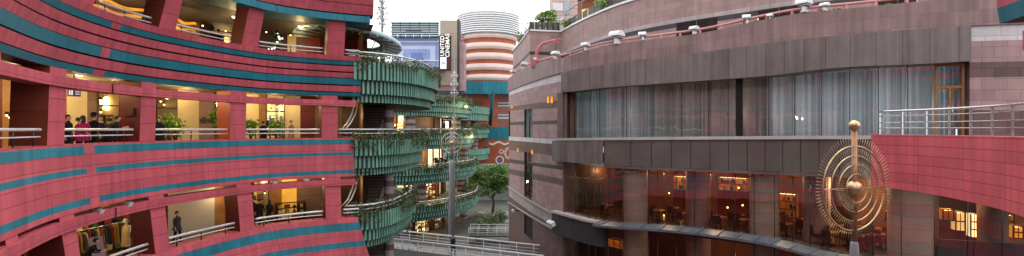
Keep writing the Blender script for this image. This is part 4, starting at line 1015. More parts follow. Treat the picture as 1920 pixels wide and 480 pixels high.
for (a, b, k0, k1, nm, bright) in [(983, 998.5, 3, 6, 'window', CURTAIN), (983, 998.5, 8, 13, 'window', DARKWOOD), (983, 998.5, 16, 17, 'doorway', DARK), (X0, 956.6, 3, 6, 'window', CURTAIN)]:
    mb = MB(); mb.ribbon(RP, a, b, 3, [(E[k0], 0), (E[k0], -.6)], [0]); mb.ribbon(RP, a, b, 3, [(E[k1], 0), (E[k1], -.6)], [0])
    for s in (a, b): mb.face([RP.p(s, 0, E[k0](s)), RP.p(s, -.6, E[k0](s)), RP.p(s, -.6, E[k1](s)), RP.p(s, 0, E[k1](s))], 0)
    w = mb.build(nm, [STONEK], thr)
    mb = MB(); mb.ribbon(RP, a, b, 3, [(E[k0], -.12), (E[k1], -.12)], [0])
    if nm == 'window':
        mb.build('pane', [GLAZEB], w)
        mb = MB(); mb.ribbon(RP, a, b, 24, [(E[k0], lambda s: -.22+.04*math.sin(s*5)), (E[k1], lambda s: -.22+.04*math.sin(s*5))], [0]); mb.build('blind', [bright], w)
        mb = MB(); mb.tube([RP.p((a+b)/2, -.1, E[k0]((a+b)/2)), RP.p((a+b)/2, -.1, E[k1]((a+b)/2))], .04, 4); mb.build('mullion', [DKMETAL], w)
    else: mb.build('door', [DARK], w)
mb = MB(); q = RP.p(X0, 0); mb.face([(q.x, q.y, 0), (q.x+5, q.y+14, 0), (q.x+5, q.y+14, EZ+5.6), (q.x, q.y, EZ+5.6)], 0); mb.build('rear_wall', [STONE], thr)
# slim bands standing proud on the lower nose
for k in (13, 15):
    mb = MB(); mb.ribbon(RP, X0, XC-14, 30, [(E[k], .02), (E[k], .14), (lambda s, k=k: E[k](s)-.12, .14), (lambda s, k=k: E[k](s)-.12, .02)], [0]*3); mb.build('string_course', [STONEM], thr)
# grey panel band over the upper glazing
mb = MB(); mb.ribbon(RP, XC, X1, 70, [(gtop, -.2), (lambda s: gtop(s)-.02, .3), (gbot, .3), (gbot, -.8)], [0, 0, 0])
mb.face([RP.p(XC, -.2, gtop(XC)), RP.p(XC, .3, gtop(XC)), RP.p(XC, .3, gbot(XC)), RP.p(XC, -.2, gbot(XC))], 0); mb.build('fascia_panels', [GREYP], thr)
# reveals of the glazed bay
mb = MB()
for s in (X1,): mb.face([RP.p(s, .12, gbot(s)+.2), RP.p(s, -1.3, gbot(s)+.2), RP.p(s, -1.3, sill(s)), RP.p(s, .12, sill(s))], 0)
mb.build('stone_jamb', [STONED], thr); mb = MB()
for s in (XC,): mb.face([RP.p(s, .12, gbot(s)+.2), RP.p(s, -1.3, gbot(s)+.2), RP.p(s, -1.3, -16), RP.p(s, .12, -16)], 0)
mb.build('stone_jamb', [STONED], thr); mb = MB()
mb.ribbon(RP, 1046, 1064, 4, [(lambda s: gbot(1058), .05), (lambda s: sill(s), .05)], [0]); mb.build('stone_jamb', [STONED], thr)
# right-hand stone wall
mb = MB()
R1 = [gtop, ez([(1816, 77.5), (1920, 74.5), (2260, 66)]), ez([(1816, 117), (1920, 115), (2260, 110)]), ez([(1816, 146), (1920, 144), (2260, 140)]), ez([(1816, 206), (1920, 207), (2260, 210)]), ez([(1816, 262), (2260, 268)]), ez([(1816, 338), (1920, 345), (2260, 360)])]
mb.ribbon(RP, X1, X2, 24, [(e, .02) for e in R1], [1, 0, 2, 0, 2]); mb.build('stone_wall', [STONE, STONEL, STONED], thr)
# upper windows
sills = MB(); sills.ribbon(RP, 1048, X2, 80, [(lambda s: sill(s)+.12, -.35), (lambda s: sill(s)+.12, .42), (lambda s: sill(s)-.06, .42), (lambda s: sill(s)-.06, .2)], [0]*3); sills.build('window_ledge', [LEDGE], thr)
mb = MB(); mb.face([RP.p(1063, -.3, gbot(1063)), RP.p(1063, -6, gbot(1063)), RP.p(1063, -6, sill(1063)-.3), RP.p(1063, -.3, sill(1063)-.3)], 0); mb.build('end_wall', [BROWNWALL], thr)
mb = MB(); mb.face([RP.p(1051, -.1, -2), RP.p(1051, -10, -2), RP.p(1051, -10, -11.1), RP.p(1051, -.1, -11.1)], 0); mb.build('end_wall', [DARKWOOD], thr)
wpx = [1072, 1120, 1172, 1224, 1276, 1326, 1377, 1390, 1438, 1486, 1536, 1592, 1648, 1704, 1755]
mb = MB(); mb.ribbon(RP, 1064, X1, 60, [(lambda s: gbot(s)+.0, -3.2), (lambda s: sill(s)-.6, -3.2)], [0]); mb.build('room_wall', [WHITEWALL], thr)
mb = MB(); mb.ribbon(RP, 1064, X1, 60, [(lambda s: gbot(s)+.02, -.3), (lambda s: gbot(s)+.02, -3.2)], [0]); mb.build('room_ceiling', [CEILW], thr)
for i in range(len(wpx)-1):
    a, b = wpx[i], wpx[i+1]
    if a == 1377:
        mb = MB(); mb.ribbon(RP, a, b, 4, [(gbot, -.28), (lambda s: sill(s)+.1, -.28)], [0]); mb.build('dark_post', [DARK], thr); continue
    mb = MB(); mb.ribbon(RP, a, b, 4, [(gbot, -.3), (lambda s: sill(s)+.1, -.3)], [0]); w = mb.build('window', [GLAZEB], thr)
    mb = MB(); mb.tube([RP.p(a, -.26, gbot(a)), RP.p(a, -.26, sill(a)+.1)], .022, 4); mb.build('mullion', [DKMETAL], w)
    if a in (1274, 1536, 1592):
        mb = MB(); mb.tube([RP.p(a+(b-a)*j/4, -.26, gbot(a+(b-a)*j/4)-.16) for j in range(5)], .03, 4); mb.build('head_rail', [STEELW], w)
for i in range(len(wpx)-1):
    a, b = wpx[i], wpx[i+1]
    if a == 1377: continue
    mb = MB(); ph = random.random()*6; amp = random.uniform(.15, .22); fr = random.uniform(14, 18)
    L0 = (RP.xy(b)-RP.xy(a)).length; n = int(L0*fr*1.6)
    def of(s): u = (s-a)/(b-a)*L0; return -.95+amp*math.sin(u*fr+ph)*(.6+.4*math.sin(u*2.3+ph))+.03*math.sin(u*41)
    mb.ribbon(RP, (a+.5 if i else 1064), b-.5, n, [(lambda s: gbot(s)-.02, of), (lambda s: sill(s)-.1, of)], [0])
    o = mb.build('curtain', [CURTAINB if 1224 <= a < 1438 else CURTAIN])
    nm = ['first', 'second', 'third', 'fourth', 'fifth', 'sixth', '', 'first', 'second', 'third', 'fourth', 'fifth', 'sixth', 'seventh'][i]
    tag(o, ('%s grey pleated curtain left of the black post, counted from the stone corner' if b < 1380 else '%s pale blue pleated curtain right of the black post, counted from the post') % nm, 'curtain', 'pleated curtains behind the upper windows')
# door in the last bay
dr = MB()
def frame_bar(s0, s1, z0, z1, o0=-.3, o1=-.12):
    dr.hexa([RP.p(s0, o1, z0), RP.p(s1, o1, z0), RP.p(s1, o0, z0), RP.p(s0, o0, z0)], [RP.p(s0, o1, z1), RP.p(s1, o1, z1), RP.p(s1, o0, z1), RP.p(s0, o0, z1)])
zt_, zb_, zm_ = gbot(1785), sill(1785)+.12, (HY-163)/960*RP.raw(1785)[1]
for s in (1757, 1808): frame_bar(s-2.5, s+2.5, zb_, zt_)
frame_bar(1759.5, 1805.5, zm_-.07, zm_+.07); frame_bar(1759.5, 1805.5, zt_-.12, zt_); frame_bar(1781, 1785, zb_, zm_-.07)
D = dr.build('glazed_door', [WOOD], thr)
mb = MB(); mb.ribbon(RP, 1759, 1806, 4, [(zt_, -.25), (zb_, -.25)], [0]); mb.build('pane', [GLAZEB], D)
mb = MB()
for s in (1779.5, 1786.5): mb.tube([RP.p(s, -.06, zm_-.9), RP.p(s, -.06, zm_-1.5)], .025, 6)
mb.build('handle', [STEEL], D)
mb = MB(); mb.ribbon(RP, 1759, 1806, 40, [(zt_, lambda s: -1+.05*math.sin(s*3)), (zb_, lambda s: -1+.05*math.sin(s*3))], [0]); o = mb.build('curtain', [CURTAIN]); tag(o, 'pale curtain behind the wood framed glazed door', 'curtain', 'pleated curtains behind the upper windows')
# spandrel: solid at the corner, dark glass beyond
mb = MB(); mb.ribbon(RP, 1043, 1136, 8, [(lambda s: sill(s)-.06, .05), (lambda s: sill(s)-.06, .38), (spb, .38), (spb, -.4)], [0]*3)
mb.face([RP.p(1043, 0, sill(1043)-.06), RP.p(1043, .38, sill(1043)-.06), RP.p(1043, .38, spb(1043)), RP.p(1043, 0, spb(1043))], 0); mb.build('corner_spandrel', [GREYP], thr)
spx = [1137, 1186, 1224, 1262, 1298, 1334, 1369, 1404, 1438, 1472, 1506, 1540, 1576, 1614, 1655, 1700, 1750, 1815]
for a, b in zip(spx, spx[1:]):
    mb = MB(); mb.ribbon(RP, a+.6, b-.6, 4, [(lambda s: sill(s)-.07, .3), (spb, .3)], [0]); mb.build('spandrel_panel', [GLAZES], thr)
mb = MB(); mb.ribbon(RP, 1136, X1, 50, [(lambda s: sill(s)-.06, .26), (lambda s: spb(s)-.02, .26), (lambda s: spb(s)-.02, -1)], [0, 0]); mb.build('spandrel_backing', [DKMETAL], thr)
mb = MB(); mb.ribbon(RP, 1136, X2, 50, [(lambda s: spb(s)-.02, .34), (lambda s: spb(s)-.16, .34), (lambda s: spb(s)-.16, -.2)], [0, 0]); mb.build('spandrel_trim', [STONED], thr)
# lower glazing
lpx = [1054, 1078, 1104, 1116, 1140, 1168, 1216, 1233, 1268, 1302, 1342, 1378, 1414, 1452, 1486, 1518, 1552, 1592, 1636, 1690, 1752, 1815, 1880, 1960]
for a, b in zip(lpx, lpx[1:]):
    mb = MB(); mb.ribbon(RP, a, b, 3, [(lambda s: spb(s)-.1, -.05), (lambda s: cant(s)+.02, -.05)], [0]); w = mb.build('window', [GLAZEL], thr)
    mb = MB(); mb.tube([RP.p(a, -.02, spb(a)-.1), RP.p(a, -.02, cant(a))], .022, 4); mb.build('mullion', [DKMETAL], w)
for a, b in zip(lpx, lpx[1:]):
    mb = MB(); mb.ribbon(RP, a, b, 3, [(lambda s: cant(s)-.45, -.05), (lambda s: -11.1, -.05)], [0]); w = mb.build('window', [GLAZEL], thr)
    mb = MB(); mb.tube([RP.p(a, -.02, cant(a)-.45), RP.p(a, -.02, -11.1)], .03, 4); mb.build('mullion', [DKMETAL], w)
# canopy with ribs
cn = MB(); cn.ribbon(RP, 1128, X2, 60, [(lambda s: cant(s)+.02, 0), (lambda s: cant(s)-.1, 1.15), (lambda s: cant(s)-.24, 1.15), (lambda s: cant(s)-.42, 0)], [0]*3)
CN = cn.build('canopy', [CANOPY], thr)
s = 1140
while s < 1960:
    mb = MB(); mb.hexa([RP.p(s-1, 0, cant(s)-.02), RP.p(s+1, 0, cant(s)-.02), RP.p(s+1, 1.17, cant(s)-.13), RP.p(s-1, 1.17, cant(s)-.13)], [RP.p(s-1, 0, cant(s)+.1), RP.p(s+1, 0, cant(s)+.1), RP.p(s+1, 1.17, cant(s)-.02), RP.p(s-1, 1.17, cant(s)-.02)])
    mb.build('canopy_rib', [CANOPY], CN); s += 36
mb = MB(); mb.ribbon(RP, 1043, 1128, 8, [(lambda s: cant(s)+.02, -.2), (lambda s: cant(s)+.02, .55), (lambda s: cant(s)-.14, .55), (lambda s: cant(s)-.14, .4)], [0]*3); mb.build('corner_ledge', [LEDGE], thr)
mb = MB(); mb.ribbon(RP, 1043, 1136, 8, [(lambda s: cant(s)-.14, .4), (lambda s: cant(s)-1.75, .4), (lambda s: cant(s)-1.75, -.2)], [0]*2)
mb.face([RP.p(1136, -.1, cant(1136)-.1), RP.p(1136, .4, cant(1136)-.1), RP.p(1136, .4, cant(1136)-1.75), RP.p(1136, -.1, cant(1136)-1.75)], 0); mb.face([RP.p(1043, -.1, cant(1043)-.1), RP.p(1043, .4, cant(1043)-.1), RP.p(1043, .4, cant(1043)-1.75), RP.p(1043, -.1, cant(1043)-1.75)], 0)
mb.build('corner_fascia', [STONEK], thr)
mb = MB(); mb.ribbon(RP, 1040, X2, 40, [(-11.1, .05), (-16, .05)], [0]); mb.build('base_wall', [STONEK], thr)
# interior of the restaurant floors
zf1 = -6.45
mb = MB(); mb.ribbon(RP, 1050, X2, 50, [(zf1, -.12), (zf1, -10)], [0]); mb.build('restaurant_floor', [surf('dark_parquet', (.1, .055, .03), .35, .25, 1.5, joints=(.5, .12, .006, .5))], thr)
mb = MB(); mb.ribbon(RP, 1050, X2, 50, [(lambda s: spb(s)-.12, -.08), (lambda s: spb(s)-.12, -10)], [0]); mb.build('restaurant_ceiling', [DARKWOOD], thr)
mb = MB(); mb.ribbon(RP, 1050, X2, 50, [(zf1-.4, -.12), (zf1-.4, -10)], [0]); mb.build('restaurant_ceiling', [CEIL], thr)
mb = MB(); mb.ribbon(RP, 1050, X2, 50, [(-11.1, -.1), (-11.1, -10)], [0]); mb.build('restaurant_floor', [FLOOR], thr)
o3 = -7.0
def inwall(z0, z1, segs, off=o3):
    for a, b, m in segs:
        s0, s1 = RP.inv(a, off), RP.inv(b, off)
        mb = MB(); mb.ribbon(RP, s0, s1, 5, [(z1, off), (z0, off)], [0]); mb.build('restaurant_wall', [m], thr)
AMBER = glow('amber_lit_niche', '#a86a2c', .22); AMBERD = glow('amber_dim_wall_glow', '#6a3818', .12)  # restaurant lighting put into niche and wall as glow
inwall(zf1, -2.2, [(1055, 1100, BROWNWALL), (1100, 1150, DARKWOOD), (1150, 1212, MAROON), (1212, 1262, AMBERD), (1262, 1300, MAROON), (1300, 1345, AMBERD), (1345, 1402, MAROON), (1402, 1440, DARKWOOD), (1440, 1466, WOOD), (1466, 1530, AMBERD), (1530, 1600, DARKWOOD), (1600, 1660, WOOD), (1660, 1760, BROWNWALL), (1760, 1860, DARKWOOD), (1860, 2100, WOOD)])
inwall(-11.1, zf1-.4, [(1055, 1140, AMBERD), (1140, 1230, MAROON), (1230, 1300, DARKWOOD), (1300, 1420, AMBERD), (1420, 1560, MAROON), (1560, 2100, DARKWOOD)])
# lit niches and back-bar panels
def niche(px, py, w, h, off, m, label, cat='light box', nm='light_box'):
    s = RP.inv(px, off); q = RP.p(s, off); z = (HY-py)/960*q.y; k = q.y/960
    t3 = RP.tan(s); n3 = RP.nor(s); t3 = Vector((t3.x, t3.y, 0)); n3 = Vector((n3.x, n3.y, 0)); c = Vector((q.x, q.y, EZ+z)); hw = w*k/2; hh = h*k/2
    t = thing(nm, label, cat, c-Vector((0, 0, hh)))
    U = Vector((0, 0, hh)); dp = n3*.55
    A_ = [c-t3*hw-U, c+t3*hw-U, c+t3*hw+U, c-t3*hw+U]; F_ = [q_+dp for q_ in A_]
    mb = MB(); mb.face(A_, 0)
    for e_ in range(4): mb.face([A_[e_], A_[(e_+1) % 4], F_[(e_+1) % 4], F_[e_]], 0)
    mb.build('alcove', [m], t)
    mb = MB(); mb.tube([A_[3]+n3*.3+t3*.05-Vector((0, 0, .05)), A_[2]+n3*.3-t3*.05-Vector((0, 0, .05))], .035, 6); mb.build('strip_lamp', [LAMPWARM], t)
    P4 = F_; mb = MB(); mb.tube(P4, .05, 4, close=True)
    nv_ = max(2, round(w/11)); nh_ = max(1, round(h/14))
    for j in range(1, max(2, nv_//2)): mb.tube([P4[0]*(1-j/max(2, nv_//2))+P4[1]*j/max(2, nv_//2), P4[3]*(1-j/max(2, nv_//2))+P4[2]*j/max(2, nv_//2)], .025, 4)
    for j in range(1, nh_): mb.tube([P4[0]*(1-j/nh_)+P4[3]*j/nh_, P4[1]*(1-j/nh_)+P4[2]*j/nh_], .035, 4)
    mb.build('frame', [DARKWOOD], t)
    if w > 20 and h > 18:
        for j in range(int(w/3)):
            r_ = random.uniform(.05, .09); hb = random.uniform(.2, .42); q0 = c+t3*random.uniform(-hw*.9, hw*.9)+n3*.22-U+Vector((0, 0, 2*hh*random.choice([j_/nh_ for j_ in range(nh_)])+.03))
            mb = MB(); mb.lathe(q0, [(r_, 0), (r_, hb*.6), (r_*.35, hb*.75), (r_*.35, hb)], 8); mb.build('bottle', [cloth(random.choice(['#3a1c0c', '#20140c', '#5a2a14', '#7a4a1c', '#2a3020']))], t)
    return t
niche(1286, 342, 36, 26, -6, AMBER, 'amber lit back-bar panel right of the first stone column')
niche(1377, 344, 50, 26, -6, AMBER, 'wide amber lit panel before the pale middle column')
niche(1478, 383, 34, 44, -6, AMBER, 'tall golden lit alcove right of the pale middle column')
niche(1443, 386, 26, 36, -2.8, glow('golden_shelf', '#a0702c', .2), 'dim golden bottle shelf beside the pale middle column')
niche(1792, 412, 14, 34, -5, SHOPGLOW, 'narrow yellow lit window pane in the lower right restaurant')
niche(1818, 420, 10, 42, -5.2, SHOPBRIGHT, 'tall bright white lit strip in the lower right restaurant')
niche(1846, 424, 8, 36, -5, SHOPGLOWY, 'thin yellow lit strip right of the tall white strip')
niche(1770, 400, 16, 20, -3, AMBER, 'small amber picture light in the lower right restaurant, left of the yellow pane')
niche(1878, 412, 20, 26, -4.5, AMBER, 'amber lit panel at the far right of the lower restaurant')
niche(1900, 432, 14, 22, -4, SHOPGLOWY, 'small yellow lit panel beside the far right amber one')
niche(1830, 462, 60, 9, -2.4, SHOPGLOWY, 'long low yellow lit strip above the booth sofas')
niche(1672, 402, 24, 20, -6, AMBER, 'amber lit panel behind the big sculpture')
niche(1540, 424, 60, 30, -6.5, glow('golden_partition', '#9a6a2c', .18), 'golden lit partition behind the dining tables')
niche(1160, 455, 30, 16, -4, AMBER, 'amber lit panel low at the left end under the canopy')
niche(1078, 345, 20, 40, -4.5, glow('green_brown_light', '#5d5a34', .25), 'dim olive lit panel in the corner window')
# stone columns behind the glass
mb = None
for px, r, m, dd in [(1191, .85, COLSTONE, -1.05), (1309, .8, STONE, -2.4), (1433, .82, COLSTONE, -1.05), (1530, .7, STONE, -2.4), (1706, .95, COLSTONE, -1.15), (1862, .6, STONED, -2.6)]:
    q = RP.at(px, dd); mb = MB(); mb.lathe(Vector((q.x, q.y, EZ)), [(r, -16), (r, -2.2)], 32, cap=False); mb.build('column', [m], thr)
# small lamps and interior lights
for i, (px, py, off) in enumerate([(1129, 358, -4), (1085, 361, -3.4), (1110, 409, -2.4), (1244, 404, -4), (1278, 401, -4), (1364, 389, -4.5), (1393, 385, -4.5), (1150, 361, -5), (1192, 384, -5.5), (1206, 372, -5), (1386, 352, -4.4), (1255, 362, -6), (1100, 460, -3), (1108, 456, -3.4), (1094, 458, -3.8)]):
    q = RP.at(px, off); z = (HY-py)/960*q.y; p = Vector((q.x, q.y, EZ+z))
    t = thing('table_lamp' if i < 12 else 'chandelier_bulb', 'small warm glowing lamp inside the dim restaurant behind the lower glass', 'lamp', p, 'small warm lamps in the restaurant')
    mb = MB(); mb.ball(p, .06, 10, 0, (1, 1, .9)); mb.build('bulb', [LAMPWARM], t)
    mb = MB(); mb.tube([p+Vector((0, 0, .1)), Vector((p.x, p.y, EZ+(spb(RP.inv(px, off))-.12 if i < 12 else zf1-.4)))], .012, 4); mb.build('cord', [DKMETAL], t)
for px, off, z, w in [(1130, -3.5, -3.4, 60), (1245, -4, -3.2, 110), (1340, -4, -3.2, 110), (1470, -3.5, -3.13, 60), (1580, -3, -3.2, 150), (1640, -4, -3.2, 90), (1780, -3, -3.4, 90), (1860, -3, -3.2, 90), (1110, -3, -7.8, 90), (1300, -3, -7.8, 90), (1430, -3, -7.8, 70), (1540, -3, -7.8, 50)]:
    lamp_or_fill_light(RP.at(px, off, z), w*1.9, (1, .62, .3), .2)
for px in range(1085, 1800, 42): lamp_or_fill_light(RP.at(px, -2.5, 1.0), (15 if px < 1200 else 11 if px < 1440 else 14), (1, .76, .54) if 1200 < px < 1440 else (.92, .95, 1), .5)  # unseen lights added behind the curtains to brighten the upper windows
# tables and chairs
def chair(p, a, label):
    t = thing('dining_chair', label, 'chair', p, 'dining chairs behind the lower glass')
    mb = MB(); mb.box(p+Vector((0, 0, .44)), (.44, .44, .06)); mb.build('seat', [MAROON], t)
    mb = MB(); mb.box(p+Vector((0, .2, .72)), (.42, .05, .5), rx=-.12); mb.build('backrest', [DARKWOOD], t)
    for x in (-.19, .19):
        for y in (-.19, .19): mb = MB(); mb.tube([p+Vector((x, y, .42)), p+Vector((x*1.1, y*1.1, 0))], [.025, .018], 6); mb.build('leg', [DARKWOOD], t)
    t.rotation_euler = (0, 0, a); return t
def table(p, label):
    t = thing('dining_table', label, 'table', p, 'dining tables behind the lower glass')
    mb = MB(); mb.lathe(p, [(.01, .71), (.44, .71), (.45, .735), (.44, .75), (.01, .75)], 24); mb.build('table_top', [WOOD], t)
    mb = MB(); mb.lathe(p, [(.28, 0), (.27, .03), (.05, .06), (.045, .71)], 14); mb.build('pedestal', [DKMETAL], t); return t
cbase = tbase = None
zc_ = EZ+zf1+.005
tl = 'small round wooden dining table behind the lower glass by the large sculpture'; cl_ = 'dark dining chair with red seat behind the lower glass by the large sculpture'
for i, (px, off) in enumerate([(1556, -1.6), (1590, -2.2), (1622, -1.6), (1650, -2.6), (1574, -4.2), (1612, -4.6), (1545, -3.4), (1640, -4.6)]):
    q = RP.at(px, off); p = Vector((q.x, q.y, zc_))
    if tbase is None: tbase = table(p, tl)
    else: dup(tbase, p)
    for j in range(3):
        a = j*2*PI/3+random.uniform(-.5, .5); cp = p+Vector((math.cos(a)*.75, math.sin(a)*.75, 0))
        if cbase is None: cbase = chair(cp, a-PI/2, cl_)
        else: dup(cbase, cp, a-PI/2)
tb2 = cb2 = None
tl2 = 'small round table in the dim restaurant left of the big sculpture'; cl2 = 'dark dining chair in the dim restaurant left of the big sculpture'
for i, (px, off) in enumerate([(1092, -2.6), (1140, -2.2), (1236, -2.4), (1262, -4.2), (1288, -2.2), (1350, -2.0), (1384, -3.6), (1400, -2.0), (1476, -2.2), (1500, -3.8)]):
    q = RP.at(px, off); p = Vector((q.x, q.y, zc_))
    o = dup(tbase, p, 0, tl2); o['group'] = 'dining tables in the dim restaurant'
    for j in range(3):
        a = j*2*PI/3+random.uniform(-.6, .6); o = dup(cbase, p+Vector((math.cos(a)*.75, math.sin(a)*.75, 0)), a-PI/2, cl2); o['group'] = 'dining chairs in the dim restaurant'
# booth sofas lower right
for i, (px, off) in enumerate([(1800, -1.6), (1868, -1.5)]):
    s = RP.inv(px, off); q = RP.p(s, off); tt3 = RP.tan(s); a = math.atan2(tt3.y, tt3.x); p = Vector((q.x, q.y, zc_))
    t = thing('booth_sofa', ['long dark booth sofa behind the lower right glass, left one', 'long dark booth sofa behind the lower right glass, right one'][i], 'sofa', p)
    M3 = Matrix.Rotation(a, 3, 'Z')
    mb = MB(); mb.box(p+Vector((0, 0, .22)), (2.0, .7, .44), a); mb.build('seat', [STONEK], t)
    mb = MB(); mb.box(p+M3 @ Vector((0, -.3, .7)), (2.0, .16, .55), a, rx=.1); mb.build('backrest', [STONEK], t)
    for x in (-.94, .94): mb = MB(); mb.box(p+M3 @ Vector((x, .02, .56)), (.12, .66, .22), a); mb.build('armrest', [DARKWOOD], t)

# terrace, red rail and floodlights on top of the parapet
mb = MB(); mb.ribbon(RP, X0, X2, 60, [(lambda s: ptop(s)-.35, -.2), (lambda s: ptop(s)-.35, -16)], [0]); mb.build('roof_terrace', [CONC], thr)
mb = MB(); n = 90; rz_ = lambda s: ptop(s)+.30
mb.tube([RP.p(960+(2100-960)*i/n, -.15, rz_(960+(2100-960)*i/n)) for i in range(n+1)], .075, 8); rl = mb.build('pipe_rail', [PIPEPINK], thr)
s = 962
while s < 2100:
    mb = MB(); mb.box(RP.p(s, -.15, ptop(s)+.1), (.12, .12, .4)); mb.build('rail_stub', [PIPEPINK], rl); s += 18+ (s-954)*.06
gm = MB()
for k in range(2600):
    s = random.uniform(1060, 1760)
    if math.sin(s*.05)+math.sin(s*.013+1) < .3: continue
    gm.leaf(RP.p(s, random.uniform(-.5, -.1), ptop(s)-.02), random.uniform(.1, .22))
o = gm.build('grass_tufts', [LEAFL]); tag(o, 'thin strip of grass tufts along the top of the brown parapet', 'plant')
def hood_flood(px, dz, sc, label, aim=0.0):
    s = px; p = RP.p(s, .0, ptop(s)+dz); n = RP.nor(s); a = math.atan2(n.y, n.x)+aim; M3 = Matrix.Rotation(a, 3, 'Z')
    t = thing('floodlight', label, 'floodlight', p-Vector((0, 0, dz)), 'white hooded floodlights along the red pipe rail')
    q = lambda x, y, z: p + M3 @ (Vector((x, y, z))*sc)
    mb = MB(); prof_ = []
    for i in range(9):
        an = PI*i/8; prof_.append((math.cos(an)*.36, math.sin(an)*.3))
    for i in range(8):
        (y0, z0), (y1, z1) = prof_[i], prof_[i+1]
        mb.face([q(-.3, y0, z0+.1), q(-.3, y1, z1+.1), q(.34, y1*1.05, z1*1.05+.1), q(.34, y0*1.05, z0*1.05+.1)], 0, smooth=True)
    mb.face([q(-.3, y, z+.1) for y, z in prof_], 0); mb.build('hood', [WHITEP], t)
    mb = MB(); mb.hexa([q(-.26, -.3, -.02), q(.2, -.3, -.02), q(.2, .3, -.02), q(-.26, .3, -.02)], [q(-.26, -.28, .26), q(.14, -.28, .3), q(.14, .28, .3), q(-.26, .28, .26)]); mb.build('housing', [GREYPOLE], t)
    mb = MB(); mb.face([q(.22, -.26, .02), q(.22, .26, .02), q(.16, .24, .27), q(.16, -.24, .27)], 0); mb.build('lens', [DARK], t)
    mb = MB(); mb.box(q(-.05, 0, -.2), (.16*sc, .5*sc, .3*sc), a); mb.build('bracket', [WHITEP], t)
for px, dz, sc, lab in [(962, .35, .9, 'white hooded floodlight at the far tip of the brown parapet'), (983, .3, 1.2, 'bluish white hooded floodlight near the far tip of the parapet'), (1003, .35, .8, 'small white hooded floodlight beside the red crane arm'), (1042, .35, 1.0, 'white hooded floodlight just right of the red crane arm'),
                        (1098, .35, .9, 'white hooded floodlight between the crane arm and the large turned one'), (1157, .45, 1.45, 'large white floodlight turned sideways above the grey fascia left end'), (1205, .3, .9, 'flat white hooded floodlight right of the large turned one'), (1302, .25, .85, 'white hooded floodlight at the first louvred opening'),
                        (1400, .25, .85, 'white hooded floodlight midway between the louvred openings'), (1444, .1, .55, 'smallest white floodlight lying low below the red rail'), (1508, .4, 1.2, 'largest white floodlight, over the second louvred opening'), (1547, .22, .7, 'low white floodlight, rightmost on the red rail')]:
    hood_flood(px, dz, sc*.85, lab, random.uniform(-1.9, -1.3))
# golden sun reflections on the stone nose, put in as glowing bars
for px, py, lab in [(1029, 187, 'left bar of the paired golden sun glints below the pale band'), (1036, 187, 'right bar of the paired golden sun glints below the pale band'), (961, 200, 'slim golden sun glint at the far edge of the stone nose'), (972, 281, 'lower left golden sun glint on the dark stone band'), (999, 285, 'lower right golden sun glint on the dark stone band')]:
    z = (HY-py)/960*RP.raw(px)[1]; p = RP.p(px, .05, z); t = thing('wall_lamp_or_glint', lab, 'lamp', p)
    mb = MB(); mb.box(p, (.16, .12, .55 if py < 190 else .35), math.atan2(*RP.nor(px).yx)); mb.build('glint_bar', [glow('gold_glint_glow', '#e0a030', .8)], t)
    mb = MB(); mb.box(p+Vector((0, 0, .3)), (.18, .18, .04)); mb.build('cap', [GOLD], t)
# big floodlight under the lower nose and small one
for px, py, sc, lab in [(1046, 418, .34, 'double silver floodlight on the corner below the pale band'), (973, 395, .24, 'single white floodlight low on the curved stone nose')]:
    z = (HY-py)/960*RP.raw(px)[1]; p = RP.p(px, .6, z); a = math.atan2(*RP.nor(px).yx); t = thing('floodlight', lab, 'floodlight', p)
    mb = MB()
    for d in ((-1, 1) if sc > .3 else (0,)): mb.box(p+Matrix.Rotation(a, 3, 'Z') @ Vector((0, d*.26, 0)), (sc, sc*1.2, sc), a, ry=.5)
    mb.build('housing', [WHITEP], t)
    mb = MB(); mb.tube([p, RP.p(px, 0, z)], .06, 6); mb.build('bracket', [DKMETAL], t)
# upper storey set back
UT = Plan([(962, 66), (971, 62), (984, 56), (993, 52.3)]); UT2 = Plan([(993, 52.3), (1052, 53)]); UT3 = Plan([(1052, 53), (1080, 48.8), (1144, 42.6), (1190, 39.9), (1260, 37.2), (1345, 34.8), (1490, 31.6), (1620, 29.6), (1760, 28), (1920, 26.8), (2260, 25)])
zc = (HY-57)/960*52.3
uw = thing('upper_storey', 'set back upper storey of pale brown stone above the roof terrace', 'building', (10, 46, EZ+4))
lou = lambda s, k: k in (2, 3) and (1268 < s < 1345 or 1421 < s < 1500 or 1646 < s < 1720)
mb = MB()
for P3, x0, x1, n in [(UT, 962, 993, 8), (UT2, 993, 1052, 4)]:
    mb.ribbon(P3, x0, x1, n, [(zc, 0), (7.95, 0), (7.6, 0), (0, 0)], [0, 1, 0])
zz = [zc, 7.95, 7.66, 7.32, 6.0, 0]
mb.ribbon(UT3, 1052, 2260, 60, [(z, 0) for z in zz], [0, 2, 1, 0, 0], skip=lou, extra=(1268, 1345, 1421, 1500, 1646, 1720))
mb.build('stone_wall', [STONEU, STONEK, STONEM], uw)
mb = MB()
for P3, x0, x1, n in [(UT, 962, 993, 8), (UT2, 993, 1052, 4), (UT3, 1052, 2260, 60)]:
    mb.ribbon(P3, x0, x1, n, [(zc+.1, -.4), (zc+.1, .12), (zc-.06, .12), (zc-.06, 0)], [0]*3)
mb.build('coping', [WHITEP], uw)
for a, b in [(1268, 1345), (1421, 1500), (1646, 1720)]:
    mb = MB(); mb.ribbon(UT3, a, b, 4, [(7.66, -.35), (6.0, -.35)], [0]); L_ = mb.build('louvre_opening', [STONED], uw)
    mb = MB()
    for k in range(11): mb.ribbon(UT3, a, b, 4, [(7.6-k*.14, -.02), (7.48-k*.14, -.2)], [0])
    mb.tube([UT3.p((a+b)/2, .0, 7.6), UT3.p((a+b)/2, .0, 6.75)], .05, 4); mb.build('louvre', [GREYP], L_)
